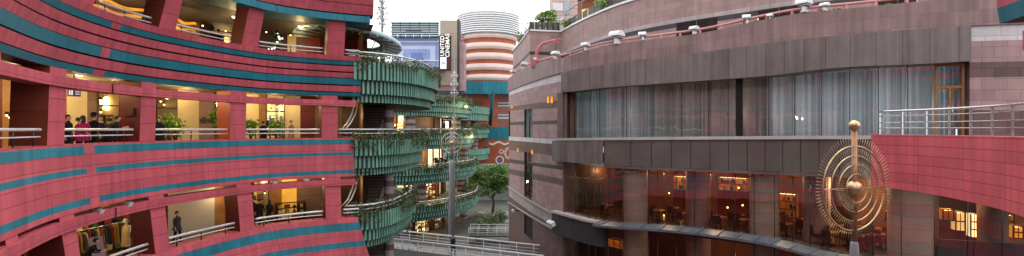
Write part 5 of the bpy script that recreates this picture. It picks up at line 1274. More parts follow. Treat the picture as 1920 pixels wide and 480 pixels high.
for px in (1084, 1130):
    z0 = 5.9; mb = MB(); q = UT3.p(px, .03, 6.4 if px > 1100 else 6.2); mb.box(q, (.42, .1, 1.3), math.atan2(UT3.tan(px).y, UT3.tan(px).x)); mb.build('slot_opening', [DARK], uw)
# striped parapet planter above the coping
mb = MB()
for P3, x0, x1, per in [(UT2, 993.5, 1051, 5.2), (UT3, 1053, 2100, None), (UT, 975, 992.5, 3)]:
    s = x0; k = 0
    while s < x1:
        e = s+(per if per else 4.6+(s-1053)*.016); 
        mb.ribbon(P3, s, min(e, x1), 1, [(zc+.1, -.25-.06*(k % 2)), (zc+.95, -.25-.06*(k % 2))], [k % 2]); s = e; k += 1
    mb.build('striped_planter', [DKMETAL, STONED], uw); mb = MB()
mb = MB(); mb.tube([UT2.p(993+59*i/4, -.3, zc+1.45) for i in range(5)], .04, 6); mb.tube([UT3.p(1053+i*30, -.4, zc+2.0) for i in range(20)], .05, 6); rr_ = mb.build('railing', [GREYPOLE], uw)
for i in range(5): mb = MB(); mb.tube([UT2.p(994+57*i/4, -.3, zc+.9), UT2.p(994+57*i/4, -.3, zc+1.45)], .03, 5); mb.build('post', [GREYPOLE], rr_)
for i in range(20): mb = MB(); mb.tube([UT3.p(1053+i*30, -.4, zc+.9), UT3.p(1053+i*30, -.4, zc+2.0)], .03, 5); mb.build('post', [GREYPOLE], rr_)
mb = MB(); mb.ribbon(UT3, 1052, 2260, 30, [(zc, -.3), (zc, -14)], [0]); mb.build('roof_terrace', [CONC], uw)
hb_ = thing('roof_pavilion', 'orange brown pavilion with a dark eave on the upper roof', 'building', (9, 58, EZ+10))
mb = MB(); mb.ribbon(Plan([(1083, 54), (1150, 49), (1260, 43), (1500, 37), (2200, 30)]), 1083, 2200, 20, [(zc+.1, 0), (zc+4.6, 0)], [0]); mb.build('wall', [ORANGE], hb_)
mb = MB(); mb.ribbon(Plan([(1060, 53), (1150, 47), (1260, 41), (1500, 35), (2200, 28)]), 1060, 2200, 20, [(zc+3.9, 0), (zc+3.55, 0), (zc+3.5, -4)], [0, 0]); mb.build('eave', [DARKWOOD], hb_)
mb = MB(); mb.hexa([W(1091, 40, 51), W(1103, 38, 50.5), W(1103, 38, 51), W(1091, 40, 51.5)], [W(1091, 18, 51), W(1103, 16, 50.5), W(1103, 16, 51), W(1091, 18, 51.5)]); mb.build('lit_window', [SHOPGLOW], hb_)
pb = thing('pink_office_block', 'pale pink distant office block with a white framed window corner', 'building', ((1070-960)/960*78, 78, 0))
wallpx(1036, 1100, -20, 70, 78, surf('pale_pink_office', (.5, .38, .37), .6, .1, .3, joints=(2.2, 1.1, .03, .5)), 'wall', pb, 6)
wallpx(1036.6, 1056, 6, 20, 77.9, TOWERTOP, 'window_band', pb, .08); wallpx(1057, 1068, 2, 26, 77.9, surf('office_glass', (.3, .36, .42), .2, .1), 'window', pb, .08); wallpx(1036.6, 1056, 33, 38, 77.9, TOWERTOP, 'window_band', pb, .08)
tt0 = Vector(((1026-960)/960*55.5, 55.5, EZ+zc-.1))
tree('roof_tree', 'round bright green tree in the striped planter of the upper roof', tt0, 2.9, 1.15, .1, 2600, .2, LEAFL, seed=9)
rt2 = Vector(((986-960)/960*60, 60, EZ+zc-.1)); 
mb = MB()
for j in range(500): mb.leaf(rt2+Vector((random.gauss(0, .5), random.gauss(0, 1.2), abs(random.gauss(.5, .5)))), random.uniform(.2, .35))
t = thing('shrub', 'dark bare looking shrub on the far corner of the upper roof', 'shrub', rt2); mb.build('foliage', [LEAF], t)
mb = MB()
for k in range(7): mb.tube([rt2, rt2+Vector((random.uniform(-.5, .5), random.uniform(-1, 1), random.uniform(.9, 1.8)))], [.03, .008], 4)
mb.build('stem', [BARK], t)
for k, (px, h) in enumerate([(1128, 1.0), (1060, .8)]):
    q = UT3.p(px, -.7, zc+.1); mb = MB()
    for j in range(500): mb.leaf(q+Vector((random.gauss(0, .6), random.gauss(0, .5), abs(random.gauss(h*.6, .3)))), random.uniform(.15, .28))
    t = thing('shrub', ['leafy shrub hanging under the pavilion eave', 'thin shrub at the inner corner of the striped planter'][k], 'shrub', q); mb.build('foliage', [LEAFL], t)
# red crane arm
pc = RP.p(1003, -.4, ptop(1003)-.3); t = thing('crane_arm', 'dark red curved davit arm standing on the roof terrace', 'davit', pc)
dcr = pc.y
pts = [pc, W(1005, 108, dcr), W(1008, 92, dcr), W(1017, 82, dcr), W(1030, 77.5, dcr), W(1046, 75, dcr)]
mb = MB(); mb.tube(pts, [.17, .16, .15, .14, .12, .1], 10); mb.build('arm', [REDPIPE], t)
mb = MB(); mb.box(W(1048, 73.5, dcr), (.7, .2, .14)); mb.box(W(1041, 78.5, dcr), (.4, .16, .16)); mb.build('head', [REDPIPE], t)
mb = MB(); mb.box(W(1003, 118, dcr), (.75, .55, .8)); mb.box(W(998, 113, dcr), (.3, .4, .5)); mb.build('base', [REDPIPE], t)
mb = MB()
for px in (1041, 1044): mb.tube([W(px, 79, dcr), W(px, 97, dcr)], .018, 4)
mb.build('cable', [DKMETAL], t)
# ================================================================== the red balcony at the right
QP = Plan(xy=[(11.5, 16.4), (11.75, 14.4), (11.45, 12.4), (10.6, 10.4), (9.2, 8.4), (7.4, 6.9)])
rb = thing('red_balcony', 'red panelled curved balcony with a steel railing, at the right edge', 'balcony', (11, 12, EZ-2))
QL = QP.hi
RED = surf('red_pink_panel', (.64, .12, .152), .5, .12, .7, joints=(1.62, .275, .008, 0), streak=.2, panelvar=.09, jdark=.4)
mb = MB(); mb.ribbon(QP, 0, QL, 40, [(-.17, -.5), (-.17, 0), (lambda s: -1.8-.012*s, 0), (lambda s: -1.8-.012*s, -1.6)], [0, 0, 1]); mb.face([QP.p(0, 0, -.17), QP.p(0, -1.2, -.17), QP.p(0, -1.2, -1.8), QP.p(0, 0, -1.8)], 0)
mb.build('parapet', [RED, PINKSHADE], rb)
mb = MB(); mb.ribbon(QP, 0, QL, 40, [(-.6, -.4), (-.6, -3)], [0]); mb.build('deck', [CONC], rb)
mb = MB(); mb.tube([QP.p(.2+(QL-.2)*i/40, -.12, .55) for i in range(41)], .032, 10); rr_ = mb.build('railing', [STEEL], rb)
mb = MB()
for z in (.40, .2, .03): mb.tube([QP.p(.2+(QL-.2)*i/40, -.12, z) for i in range(41)], .014, 6)
mb.build('lower_rail', [STEEL], rr_)
s = .2
while s < QL:
    mb = MB(); a = QP.p(s, -.12, -.17); tq = QP.tan(s); mb.box((a+QP.p(s, -.12, .53))/2, (.03, .05, .7), math.atan2(tq.y, tq.x)); mb.build('post', [STEEL], rr_); s += .78
VP = Plan(xy=[(9.55, 10.0), (9.25, 9.1), (8.5, 7.6), (7.4, 6.2)])
ug = thing('upper_gallery', 'pink gallery end with a teal lower edge, at the top right corner', 'gallery', (9, 9, EZ+1.5))
mb = MB(); mb.ribbon(VP, 0, VP.hi, 10, [(4.6, -.4), (4.6, .1), (2.36, .06), (2.06, .02), (2.06, -.7)], [0, 0, 1, 2]); mb.face([VP.p(0, .1, 4.6), VP.p(0, -.6, 4.6), VP.p(0, -.6, 2.06), VP.p(0, .02, 2.06)], 0); mb.build('parapet', [PINK, TEAL, PINKSHADE], ug)
mb = MB(); mb.ribbon(VP, .65, VP.hi, 10, [(1.8, -.5), (1.8, 0), (1.44, 0), (1.44, -.5)], [0]*3); mb.face([VP.p(.65, 0, 1.8), VP.p(.65, -.5, 1.8), VP.p(.65, -.5, 1.44), VP.p(.65, 0, 1.44)], 0); mb.build('header_beam', [PINK], ug)

# ================================================================== people
SKIN = surf('skin', (.5, .29, .2), .55, .06, 4); HAIR = surf('dark_hair', (.015, .011, .009), .5, .2, 6); SHOE = surf('dark_shoe', (.02, .018, .017), .5, .2, 4); EYE = surf('eye', (.02, .015, .012), .2, .05, 4)
def person(p, face, label, coat='#1b1b22', trousers='#17171c', stride=0.0, arm=0.0, lean=0.0, h=1.68, hem=.62, hat=None, bag=None, longhair=False, scarf=None, group=None, nm='person', skin=None):
    """one skinned body mesh; coat, hair and bag are its children. +x of the body frame is its right, -y its front"""
    k = h/1.7; t = thing(nm, label, 'person' if nm == 'person' else 'mannequin', p, group)
    V = []; E = []; Rr = []
    def v(x, y, z, r, par=None):
        V.append((x*k, y*k, z*k)); Rr.append((r*k, r*k) if not isinstance(r, tuple) else (r[0]*k, r[1]*k)); i = len(V)-1
        if par is not None: E.append((par, i))
        return i
    L = lean
    pel = v(0, 0, .93, (.14, .11)); sp = v(0, -.02*L*5, 1.1, (.125, .1), pel); ch = v(0, -.2*L, 1.3, (.15, .11), sp); nb = v(0, -.3*L, 1.43, (.07, .07), ch); nk = v(0, -.34*L-.01, 1.49, .052, nb)
    hl = v(0, -.37*L-.025, 1.555, (.068, .075), nk); hm = v(0, -.38*L-.015, 1.63, (.078, .095), hl); ht = v(0, -.38*L+.005, 1.7, (.055, .065), hm)
    v(0, -.38*L-.125, 1.605, .013, hm)
    for sx in (-1, 1):
        v(sx*.088, -.38*L, 1.61, .014, hm)
        sh = v(sx*.175, -.27*L, 1.385, .062, ch); sw = sx*stride*.22
        bend = arm if not isinstance(arm, tuple) else arm[0 if sx < 0 else 1]
        ex, ey, ezz = sx*.225, .03+sw*.6-.27*L-.12*bend, 1.12+.05*bend
        el = v(ex, ey, ezz, .045, sh)
        wx, wy, wz = sx*(.235-.09*bend), ey-.05-.2*bend+sw*.3, ezz-.235+.32*bend
        wr = v(wx, wy, wz, .03, el)
        d = Vector((wx-ex, wy-ey, wz-ezz)).normalized(); pa = v(wx+d.x*.07, wy+d.y*.07, wz+d.z*.07, (.026, .034), wr)
        sd = Vector((0, 1, 0)) if abs(d.z) > .6 else Vector((0, 0, 1)); sd = (sd-d*sd.dot(d)).normalized()
        for j, (w, ln) in enumerate([(-.03, .07), (-.01, .08), (.01, .075), (.03, .058)]):
            a = v(wx+d.x*.1+sd.x*w, wy+d.y*.1+sd.y*w, wz+d.z*.1+sd.z*w, .0105, pa); cu = Vector((-sx*.02, 0, 0))
            b = v(*(Vector((wx, wy, wz))+d*(.1+ln*.55)+sd*w*1.1+cu*.4), .009, a); v(*(Vector((wx, wy, wz))+d*(.1+ln)+sd*w*1.1+cu), .0075, b)
        a = v(*(Vector((wx, wy, wz))+d*.045-sd*.042), .011, pa); v(*(Vector((wx, wy, wz))+d*.085-sd*.058+Vector((-sx*.012, 0, 0))), .009, a)
        st = sx*stride*.26
        hp = v(sx*.09, 0, .87, .095, pel); kn = v(sx*.095, -st*.55-.02-(.05*abs(stride) if st < 0 else 0), .49, .062, hp)
        an = v(sx*.1, -st+.03+(.1*abs(stride) if st < 0 else 0), .085+(.06*abs(stride) if st < 0 else 0), .043, kn)
        ft = v(sx*.105, -st-.07+(.08*abs(stride) if st < 0 else 0), .038+(.01*abs(stride) if st < 0 else 0), (.042, .036), an); v(sx*.108, -st-.16+(.07*abs(stride) if st < 0 else 0), .03, (.036, .026), ft)
    me = bpy.data.meshes.new('b'); me.from_pydata(V, E, []); ob = bpy.data.objects.new('b', me); col.objects.link(ob)
    md = ob.modifiers.new('s', 'SKIN'); md.use_smooth_shade = True; md.branch_smoothing = .6
    for i, r in enumerate(Rr): me.skin_vertices[0].data[i].radius = r; me.skin_vertices[0].data[i].use_root = (i == pel)
    ob.modifiers.new('u', 'SUBSURF').levels = 1
    dg = bpy.context.evaluated_depsgraph_get(); dg.update(); m2 = bpy.data.meshes.new_from_object(ob.evaluated_get(dg)); bpy.data.objects.remove(ob); bpy.data.meshes.remove(me)
    for m in (skin or SKIN, cloth(coat), cloth(trousers), SHOE): m2.materials.append(m)
    hands = [Vector(V[i]) for i in range(len(V)) if abs(Rr[i][0]-.026*k) < 1e-6]
    for f in m2.polygons:
        c = f.center
        if c.z > 1.47*k: f.material_index = 0
        elif c.z < .1*k: f.material_index = 3
        elif any((c-q).length < .115*k for q in hands): f.material_index = 0
        elif c.z < .9*k and abs(c.x) < .2*k: f.material_index = 2
        else: f.material_index = 1
        f.use_smooth = True
    b = bpy.data.objects.new('body', m2); col.objects.link(b); b.parent = t
    hv = Vector((0, -.38*L*k, 0)); o0 = ORG[t.name]
    def child(mb, nm_, m): return mb.build(nm_, [m], t)
    mb = MB(); c = o0+hv+Vector((0, .012*k, 1.655*k))
    n = 14; rows = []
    for i in range(6):
        th = PI*.56*i/5
        rows.append([mb.vert(c+Vector((.093*k*math.sin(th)*math.cos(2*PI*j/n), .112*k*math.sin(th)*math.sin(2*PI*j/n) + (.02*k if math.sin(2*PI*j/n) < 0 and i > 3 else 0), .085*k*math.cos(th) - (.06*k if (i > 3 and math.sin(2*PI*j/n) > -.2) else 0) - (.13*k if longhair and i == 5 and math.sin(2*PI*j/n) > -.1 else 0)))) for j in range(n)])
    for i in range(5):
        for j in range(n): mb.idx((rows[i][j], rows[i+1][j], rows[i+1][(j+1) % n], rows[i][(j+1) % n]), 0)
    child(mb, 'hair', HAIR if skin is None else skin)
    mb = MB()
    for sx in (-1, 1): mb.ball(o0+hv+Vector((sx*.03*k, -.103*k, 1.635*k)), .011*k, 8)
    child(mb, 'eye', EYE)
    if hem:
        mb = MB(); rows = []
        for (z, rx, ry, yy) in [(1.40, .15, .1, -.26*L), (1.3, .19, .135, -.2*L), (1.12, .165, .13, -.05*L), (.95, .18, .15, 0), (hem, .2+.05*abs(stride), .17+.09*abs(stride), 0)]:
            rows.append([mb.vert(o0+Vector((math.cos(2*PI*j/18)*rx*k, (yy+math.sin(2*PI*j/18)*ry)*k, (z+.008*math.sin(j*2.2))*k))) for j in range(18)])
        for i in range(4):
            for j in range(18): mb.idx((rows[i][j], rows[i+1][j], rows[i+1][(j+1) % 18], rows[i][(j+1) % 18]), 0)
        child(mb, 'coat', cloth(coat))
    if scarf:
        mb = MB(); mb.tube([o0+hv+Vector((math.cos(a*PI/5)*.085*k, math.sin(a*PI/5)*.085*k+.0, 1.455*k+.01*math.sin(a))) for a in range(10)], .035*k, 7, close=True); child(mb, 'scarf', cloth(scarf))
    if hat:
        mb = MB(); mb.lathe(c+Vector((0, 0, .0)), [(.16*k, .01*k), (.1*k, .025*k), (.095*k, .1*k), (.06*k, .125*k), (.005, .13*k)], 16); child(mb, 'hat', cloth(hat))
    if bag:
        mb = MB(); q = o0+Vector((.3*k, .02, .72*k)); mb.hexa([q+Vector((-.05, -.15, -.16)), q+Vector((.05, -.15, -.16)), q+Vector((.05, .15, -.16)), q+Vector((-.05, .15, -.16))], [q+Vector((-.04, -.13, .14)), q+Vector((.04, -.13, .14)), q+Vector((.04, .13, .14)), q+Vector((-.04, .13, .14))])
        mb.tube([q+Vector((0, -.1, .12)), q+Vector((-.02, -.05, .32)), q+Vector((-.02, .05, .32)), q+Vector((0, .1, .12))], .012, 5); child(mb, 'bag', cloth(bag))
    t.rotation_euler = (0, 0, face); return t
def on(px, off, z, plan=None):
    pl = plan or LP; return pl.at(px, off, z)
zz2, zz1, zz3 = -1.147, -6.097, 3.953
person(on(128, -1.2, zz2), R(100), 'person in a dark coat at the middle gallery railing, half behind the first column', '#15151a', '#15151a', hem=.6)
person(on(147, -.9, zz2), R(160), 'person in a magenta jacket at the railing, left one of two in magenta', '#8e1450', '#20202a', h=1.58, hem=.72, arm=.5)
person(on(157, -1.0, zz2), R(200), 'person in a bright magenta jacket with long dark hair, right one of two in magenta', '#a01a5c', '#1c1c26', h=1.66, hem=.7, longhair=True)
person(on(177, -.9, zz2), R(170), 'person in a black hat and long black coat at the middle gallery railing', '#101015', '#101015', hem=.45, hat='#0c0c10', h=1.76)
person(on(190, -1.5, zz2), R(60), 'person with a pale scarf facing the railing among the group', '#26242c', '#1a1a20', h=1.68, hem=.6, scarf='#b9b2a8')
person(on(202, -.8, zz2), R(120), 'person in a dark jacket leaning forward over the railing', '#14161c', '#121218', lean=.9, arm=.9, hem=.7, h=1.68)
person(on(211, -.9, zz2), R(240), 'person in a dark blue jacket leaning beside the one leaning forward', '#1a2030', '#14141a', lean=.7, arm=1.0, hem=.7, h=1.62)
person(on(298, -1.0, zz2), R(60), 'person in black with long hair at the railing beside the second column', '#121216', '#101014', hem=.5, longhair=True, h=1.7)
person(on(495, -1.2, zz2), R(170), 'person in a black coat at the railing before the glass shop', '#0f0f14', '#121218', hem=.55, h=1.6)
person(on(333, -2.4, zz1), R(75), 'person in a grey jacket walking past the grey white wall', '#3a3a44', '#1c1f2a', stride=.5, hem=.75, h=1.74)
person(on(487, -2.9, zz1), R(170), 'taller person in a dark coat, left one of a walking pair', '#141318', '#16161c', stride=.7, hem=.55, h=1.74)
person(on(505, -2.6, zz1), R(175), 'person in a dark flared coat with a pale bag, right one of a walking pair', '#17151a', '#121216', stride=-.7, hem=.55, h=1.66, bag='#a8a29a', longhair=True)
person(on(400, -1.8, zz3), R(150), 'person behind the top gallery railing, left one of two heads', '#141214', '#141214', hem=.6, h=1.66)
person(on(409, -2.0, zz3), R(200), 'person behind the top gallery railing, right one of two heads', '#1c1512', '#141214', hem=.6, h=1.66)
person(on(821, -2.6, -6.09, PB), R(190), 'person in a grey coat on the third far terrace, near the shop window', '#3c3f4a', '#22242c', stride=.5, hem=.6, h=1.75)
person(on(836, -2.4, -6.09, PB), R(220), 'person in dark green on the third far terrace', '#22392c', '#1a1a20', stride=.3, hem=.7, h=1.7)
person(on(856, -1.3, -6.09, PB), R(200), 'child sized person in pink at the third far terrace rail', '#b0305a', '#2a2030', hem=.7, h=1.35)
person(on(864, -2.6, -6.09, PB), R(170), 'person in black on the third far terrace, left one of a standing pair', '#121216', '#101014', hem=.6, h=1.76)
person(on(877, -2.6, -6.09, PB), R(190), 'person in a brown jacket on the third far terrace, right one of a standing pair', '#4a3020', '#1a1712', hem=.7, h=1.72)
person(on(768, -2.4, -11.19, PB), R(190), 'person in a dark jacket in front of the lowest far shop, at its left', '#15151a', '#15151a', stride=.4, hem=.7, h=1.7)
person(on(797, -2.6, -11.19, PB), R(180), 'person in a red top at the lowest far shop', '#8a1818', '#1c1c24', hem=.75, h=1.66)
person(on(878, -2.0, -11.19, PB), R(180), 'person in a dark coat at the right end of the lowest far terrace', '#1c1c22', '#15151a', hem=.6, h=1.72)
pbz = bq(BL*.52, .3, .003); person(Vector((W(852, 400, 46).x, pbz.y, pbz.z)), R(30), 'person in a dark blue padded jacket crossing the footbridge', '#1d2233', '#22242e', stride=.8, hem=.66, h=1.72, hat=None)
person(on(163, -1.0, zz1), R(120), 'person in a dark jacket bending by the deck chair in the lowest gallery', '#16161c', '#15151a', lean=.8, arm=.8, hem=.7, h=1.68)
person(on(478, -3.6, zz1), R(330), 'person in a dark brown coat left of the walking pair in the lowest gallery', '#2a1d16', '#16161c', stride=.4, hem=.6, h=1.7)
person(on(222, -2.4, zz2), R(20), 'person in a grey jumper just outside the glass shop door', '#4a4750', '#1c1c26', stride=.4, hem=.8, h=1.7)
person(on(545, -2.2, zz2), R(70), 'person in a beige coat walking before the cream wall near the last column', '#8a7658', '#22222a', stride=.6, hem=.6, h=1.66)
for x_, y_, z_, f_, c_, lb_ in [(-3.2, 80, .005, 160, '#2a2f3a', 'person in a slate jacket on the canal plaza left of the tree'), (-4.6, 84, .005, 20, '#6a2a2a', 'person in a dull red jacket on the canal plaza behind the slate jacketed one')]:
    person(Vector((x_, y_, z_)), R(f_), lb_, c_, '#1a1a20', stride=.5, hem=.7, h=1.72)
# mannequins
def mannequin(p, a, label, coat, h=1.75, hem=.5): return person(p, a, label, coat, '#2a2622', hem=hem, h=h, nm='mannequin', skin=MANN)
mannequin(on(237, -2.2, zz1), R(150), 'mannequin in a cream fur coat before the second lower column', '#c8a878', 1.85, .55)
mannequin(on(817, -5.0, -6.09, PB), R(180), 'dark dressed mannequin in the third far shop window, left one', '#141414', 1.9)
mannequin(on(828, -5.0, -6.09, PB), R(180), 'dark dressed mannequin in the third far shop window, right one', '#1c1a1a', 1.8)
# display goods in the lowest gallery: deck chair display, clothes rail, lamp table
p = on(188, -1.6, zz1); s = LP.inv(188, -1.6); a = math.atan2(LP.tan(s).y, LP.tan(s).x)
t = thing('deck_chair', 'mauve folding deck chair on display in the lowest gallery shop', 'chair', p); M3 = Matrix.Rotation(0, 3, 'Z')
mb = MB()
for x in (-.3, .3): mb.tube([p+Vector((x, .45, 1.45)), p+Vector((x, -.35, 0))], .03, 6); mb.tube([p+Vector((x*.9, -.5, .55)), p+Vector((x*.9, .5, 0))], .03, 6)
mb.build('frame', [DARKWOOD], t)
mb = MB(); pv = [(-.5, .56), (-.3, .42), (0, .5), (.2, .85), (.43, 1.42)]
for (y0, z0), (y1, z1) in zip(pv, pv[1:]): mb.face([p+Vector((-.3, y0, z0)), p+Vector((.3, y0, z0)), p+Vector((.3, y1, z1)), p+Vector((-.3, y1, z1))], 0)
mb.build('sling', [surf('mauve_canvas', (.28, .2, .26), .8, .12, 2)], t); t.rotation_euler = (0, 0, R(60))
for i, (px, lab) in enumerate([(163, 'crowded clothes rail at the left of the lowest gallery shop'), (212, 'clothes rail with tan garments left of the fur coat mannequin'), (60, 'clothes rail at the far left of the lowest gallery')]):
    p = on(px, -3.0, zz1); s = LP.inv(px, -3); a = math.atan2(LP.tan(s).y, LP.tan(s).x); M3 = Matrix.Rotation(a, 3, 'Z'); t = thing('clothes_rail', lab, 'clothes rail', p)
    mb = MB()
    for x in (-.7, .7): mb.tube([p+M3 @ Vector((x, 0, 0)), p+M3 @ Vector((x, 0, 1.6))], .025, 6); mb.tube([p+M3 @ Vector((x, -.25, .02)), p+M3 @ Vector((x, .25, .02))], .025, 6)
    mb.tube([p+M3 @ Vector((-.7, 0, 1.6)), p+M3 @ Vector((.7, 0, 1.6))], .025, 6); mb.build('frame', [STEEL], t)
    for j in range(9):
        x = -.6+j*.15; mb = MB(); q = p+M3 @ Vector((x, 0, 1.12)); w = random.uniform(.2, .27); hh = random.uniform(.35, .46)
        f = lambda xx, y, z: q+M3 @ Vector((xx, y, z))
        mb.hexa([f(-.04, -w, -hh), f(.04, -w, -hh), f(.04, w, -hh), f(-.04, w, -hh)], [f(-.03, -w*.75, hh*.8), f(.03, -w*.75, hh*.8), f(.03, w*.75, hh*.8), f(-.03, w*.75, hh*.8)])
        mb.hexa([f(-.03, -w*.75, hh*.8), f(.03, -w*.75, hh*.8), f(.03, w*.75, hh*.8), f(-.03, w*.75, hh*.8)], [f(-.02, -.05, hh*1.05), f(.02, -.05, hh*1.05), f(.02, .05, hh*1.05), f(-.02, .05, hh*1.05)])
        mb.build('garment', [cloth(random.choice(['#6e4a2a', '#a8793c', '#2a2a30', '#7c2f2a', '#b79a62', '#3a4450']))], t)
# shelves of goods in the shops
def shelf(plan, px, off, z0, w, h, label, k=1.0, cols=('#b0843c', '#d8c08a', '#7c2f2a', '#2c2c34', '#c9b07a', '#49623a', '#8a5a2a', '#e0d6c0')):
    s = plan.inv(px, off); p = plan.p(s, off, z0); tq = plan.tan(s); a = math.atan2(tq.y, tq.x); M3 = Matrix.Rotation(a, 3, 'Z'); t = thing('display_shelf', label, 'shelf', p)
    q = lambda x, y, z: p+M3 @ Vector((x, y, z))
    mb = MB()
    for x in (-w/2, w/2): mb.box(q(x, 0, h/2), (.05*k, .4*k, h), a)
    for j in range(4): mb.box(q(0, 0, .12*k+j*(h-.15*k)/3), (w-.06*k, .38*k, .04*k), a)
    mb.build('frame', [DARKWOOD], t)
    for j in range(3):
        for i in range(4):
            gw = w/4*random.uniform(.5, .85); gh = h/3*random.uniform(.35, .75); mb = MB(); x = -w/2+w*(i+.5)/4; zz = .14*k+j*(h-.15*k)/3
            if random.random() < .5: mb.box(q(x, 0, zz+gh/2), (gw, .24*k, gh), a)
            else: mb.lathe(q(x, 0, zz), [(gw*.34, 0), (gw*.4, gh*.5), (gw*.16, gh*.75), (gw*.18, gh)], 10)
            mb.build('goods', [cloth(random.choice(cols))], t)
for pl, px, off, z0, w, h, lab, k in [
    (LP, 196, -6.6, -1.147, 2.0, 1.7, 'shelf of goods inside the glass shop behind the people at the railing', 1), (LP, 224, -6.2, -1.147, 1.8, 1.9, 'shelf of goods by the maroon wall inside the glass shop', 1),
    (LP, 303, -6.6, -1.147, 1.6, 1.8, 'shelf of goods inside the shop left of the potted shrubs', 1), (LP, 508, -6.4, -1.147, 1.6, 1.9, 'shelf of goods inside the glass shop right of the third column, left one', 1), (LP, 526, -6.4, -1.147, 1.4, 2.1, 'tall shelf of goods inside the glass shop right of the third column', 1),
    (LP, 482, -6.2, -6.097, 1.8, 1.9, 'shelf of goods in the yellow lit shop of the lowest gallery', 1), (LP, 545, -4.2, -6.097, 1.8, 1.2, 'low shelf of goods before the yellow vitrine of the lowest gallery', 1), (LP, 152, -4.2, -6.097, 1.6, 2.0, 'shelf of goods behind the crowded clothes rail', 1), (LP, 226, -4.2, -6.097, 2.0, 2.1, 'shelf of goods behind the fur coat mannequin', 1), (LP, 70, -4.0, -6.097, 1.8, 2.1, 'shelf of goods at the far left of the lowest gallery', 1),
    (LP, 418, -8.6, 3.953, 1.8, 2.2, 'bottle shelf at the back of the top gallery restaurant', 1),
    (PB, 752, -6, -1.147, 3.0, 2.2, 'goods shelf in the bright shop of the second far terrace, left one', 1.4), (PB, 836, -6, -1.147, 3.4, 2.2, 'goods shelf in the bright shop of the second far terrace, right one', 1.4),
    (PB, 770, -6, -11.197, 3.2, 2.3, 'goods shelf at the left of the fourth far terrace', 1.4), (PB, 804, -6, -11.197, 3.4, 2.3, 'goods shelf in the middle of the fourth far terrace', 1.4), (PB, 831, -6, -11.197, 3.4, 2.3, 'goods shelf at the right of the fourth far terrace', 1.4),
    (PB, 790, -5.6, -15.99, 3.6, 2.4, 'goods shelf at canal level under the lowest planter, left one', 1.4), (PB, 822, -5.6, -15.99, 3.6, 2.4, 'goods shelf at canal level under the lowest planter, right one', 1.4)]:
    shelf(pl, px, off, z0, w, h, lab, k)
for px, py, off in [(172, 396, -3.6), (180, 402, -3.4), (158, 404, -3.8), (152, 412, -3.2), (222, 392, -3.5), (212, 400, -3.2), (64, 462, -2.8), (80, 455, -3.0), (96, 470, -2.6), (188, 188, -5.6), (228, 190, -5.6), (224, 206, -6), (190, 210, -6), (300, 190, -5.6), (308, 196, -6), (510, 206, -5.8), (520, 200, -6), (528, 212, -6), (505, 196, -5.8), (482, 358, -5), (496, 362, -5), (412, 50, -7), (425, 58, -7), (405, 42, -6.8), (380, 48, -5), (500, 60, -5), (545, 66, -5), (530, 72, -5.2), (12, 216, -3.5), (20, 220, -3.4)]:
    q = LP.at(px, off); z = EZ+(HY-py)/960*q.y; p = Vector((q.x, q.y, z))
    t = thing('spotlight', 'tiny warm spotlight glowing inside a mall gallery', 'lamp', p, 'tiny warm spotlights in the galleries')
    mb = MB(); mb.ball(p, .05, 8); mb.build('bulb', [LAMPWARM], t); mb = MB(); mb.lathe(p, [(.05, .02), (.07, .06), (.05, .16), (.01, .17)], 8, cap=False); mb.build('housing', [DKMETAL], t)
# christmas tree with lights on the top gallery
p = on(518, -3.0, 3.95); t = thing('lit_tree', 'dark conical tree hung with small white lights in the top gallery', 'tree', p)
mb = MB()
for j in range(1200):
    z = random.random(); a = random.uniform(0, 2*PI); r = .75*(1-z)*random.random()**.4; mb.leaf(p+Vector((math.cos(a)*r, math.sin(a)*r, .3+z*2.0)), .14)
mb.build('foliage', [LEAF], t)
mb = MB(); mb.tube([p, p+Vector((0, 0, 2.2))], [.06, .015], 6); mb.build('trunk', [BARK], t)
mb = MB()
for j in range(34):
    z = random.random()*.95; a = random.uniform(0, 2*PI); r = .78*(1-z); mb.ball(p+Vector((math.cos(a)*r, math.sin(a)*r, .3+z*2.0)), .035, 6)
mb.build('light_string', [LAMPW], t)

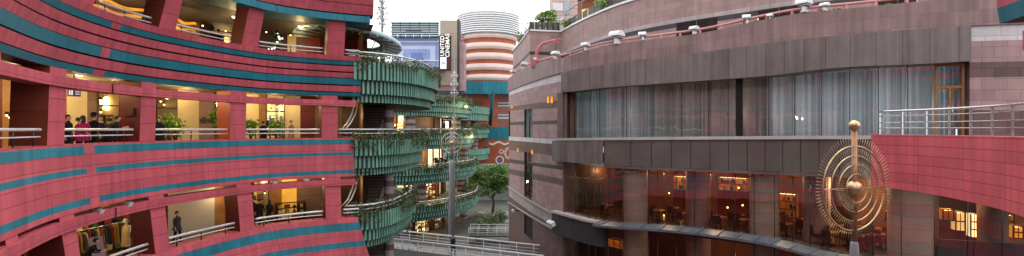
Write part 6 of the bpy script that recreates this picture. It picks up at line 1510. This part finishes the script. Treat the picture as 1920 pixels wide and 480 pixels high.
# ================================================================== ground and sky
mb = MB(); mb.face([(-500, -200, 0), (500, -200, 0), (500, 900, 0), (-500, 900, 0)], 0, [(0, 0), (1000, 0), (1000, 1100), (0, 1100)]); o = mb.build('ground', [PAVE]); o['kind'] = 'structure'
mb = MB(); mb.face([(-9, 12, .004), (3, 12, .004), (1.5, 68, .004), (-7, 68, .004)], 0); o = mb.build('canal_water', [WATERM]); o['kind'] = 'structure'
w = bpy.data.worlds.new('World'); scene.world = w; w.use_nodes = True; nt = w.node_tree; N = nt.nodes.new; L = nt.links.new
bg = nt.nodes['Background']
SUN_EL, SUN_ROT = R(50), R(20)
sky = N('ShaderNodeTexSky'); sky.sky_type = 'NISHITA'; sky.sun_disc = False; sky.sun_elevation = SUN_EL; sky.sun_rotation = SUN_ROT; sky.air_density = 1.5; sky.dust_density = 4; sky.ozone_density = 1
mx = N('ShaderNodeMix'); mx.data_type = 'RGBA'; mx.inputs[0].default_value = .82; L(sky.outputs[0], mx.inputs[6])
tc = N('ShaderNodeTexCoord'); no = N('ShaderNodeTexNoise'); no.inputs['Scale'].default_value = 2.2; no.inputs['Detail'].default_value = 5; L(tc.outputs['Generated'], no.inputs[0])
cr = N('ShaderNodeValToRGB'); cr.color_ramp.elements[0].color = (14.4, 14.3, 14.4, 1); cr.color_ramp.elements[1].color = (17, 16.7, 16.3, 1); cr.color_ramp.elements[0].position = .35; cr.color_ramp.elements[1].position = .65
L(no.outputs[0], cr.inputs[0]); L(cr.outputs[0], mx.inputs[7]); L(mx.outputs[2], bg.inputs[0]); bg.inputs[1].default_value = .15
sl_ = bpy.data.lights.new('sun', 'SUN'); sl_.energy = .8; sl_.angle = R(15); sl_.color = (1, .93, .84)
so = bpy.data.objects.new('sun', sl_); col.objects.link(so); 
d = Vector((math.sin(SUN_ROT)*math.cos(SUN_EL), math.cos(SUN_ROT)*math.cos(SUN_EL), math.sin(SUN_EL))); d = Vector((d.x*1.0, d.y, d.z))
so.rotation_euler = d.to_track_quat('Z', 'Y').to_euler()
# camera
cd = bpy.data.cameras.new('camera'); cam = bpy.data.objects.new('camera', cd); col.objects.link(cam); scene.camera = cam
cd.sensor_width = 36; cd.lens = 18; cd.clip_end = 2000; cd.clip_start = .1; cd.shift_y = (HY-240)/1920
cam.location = (0, 0, EZ); cam.rotation_euler = (R(90), 0, 0)
scene.view_settings.view_transform = 'Standard'; scene.view_settings.look = 'None'; scene.view_settings.exposure = 0
scene.cycles.max_bounces = 8; scene.cycles.transparent_max_bounces = 12; scene.cycles.use_denoising = True; scene.cycles.sample_clamp_indirect = 4
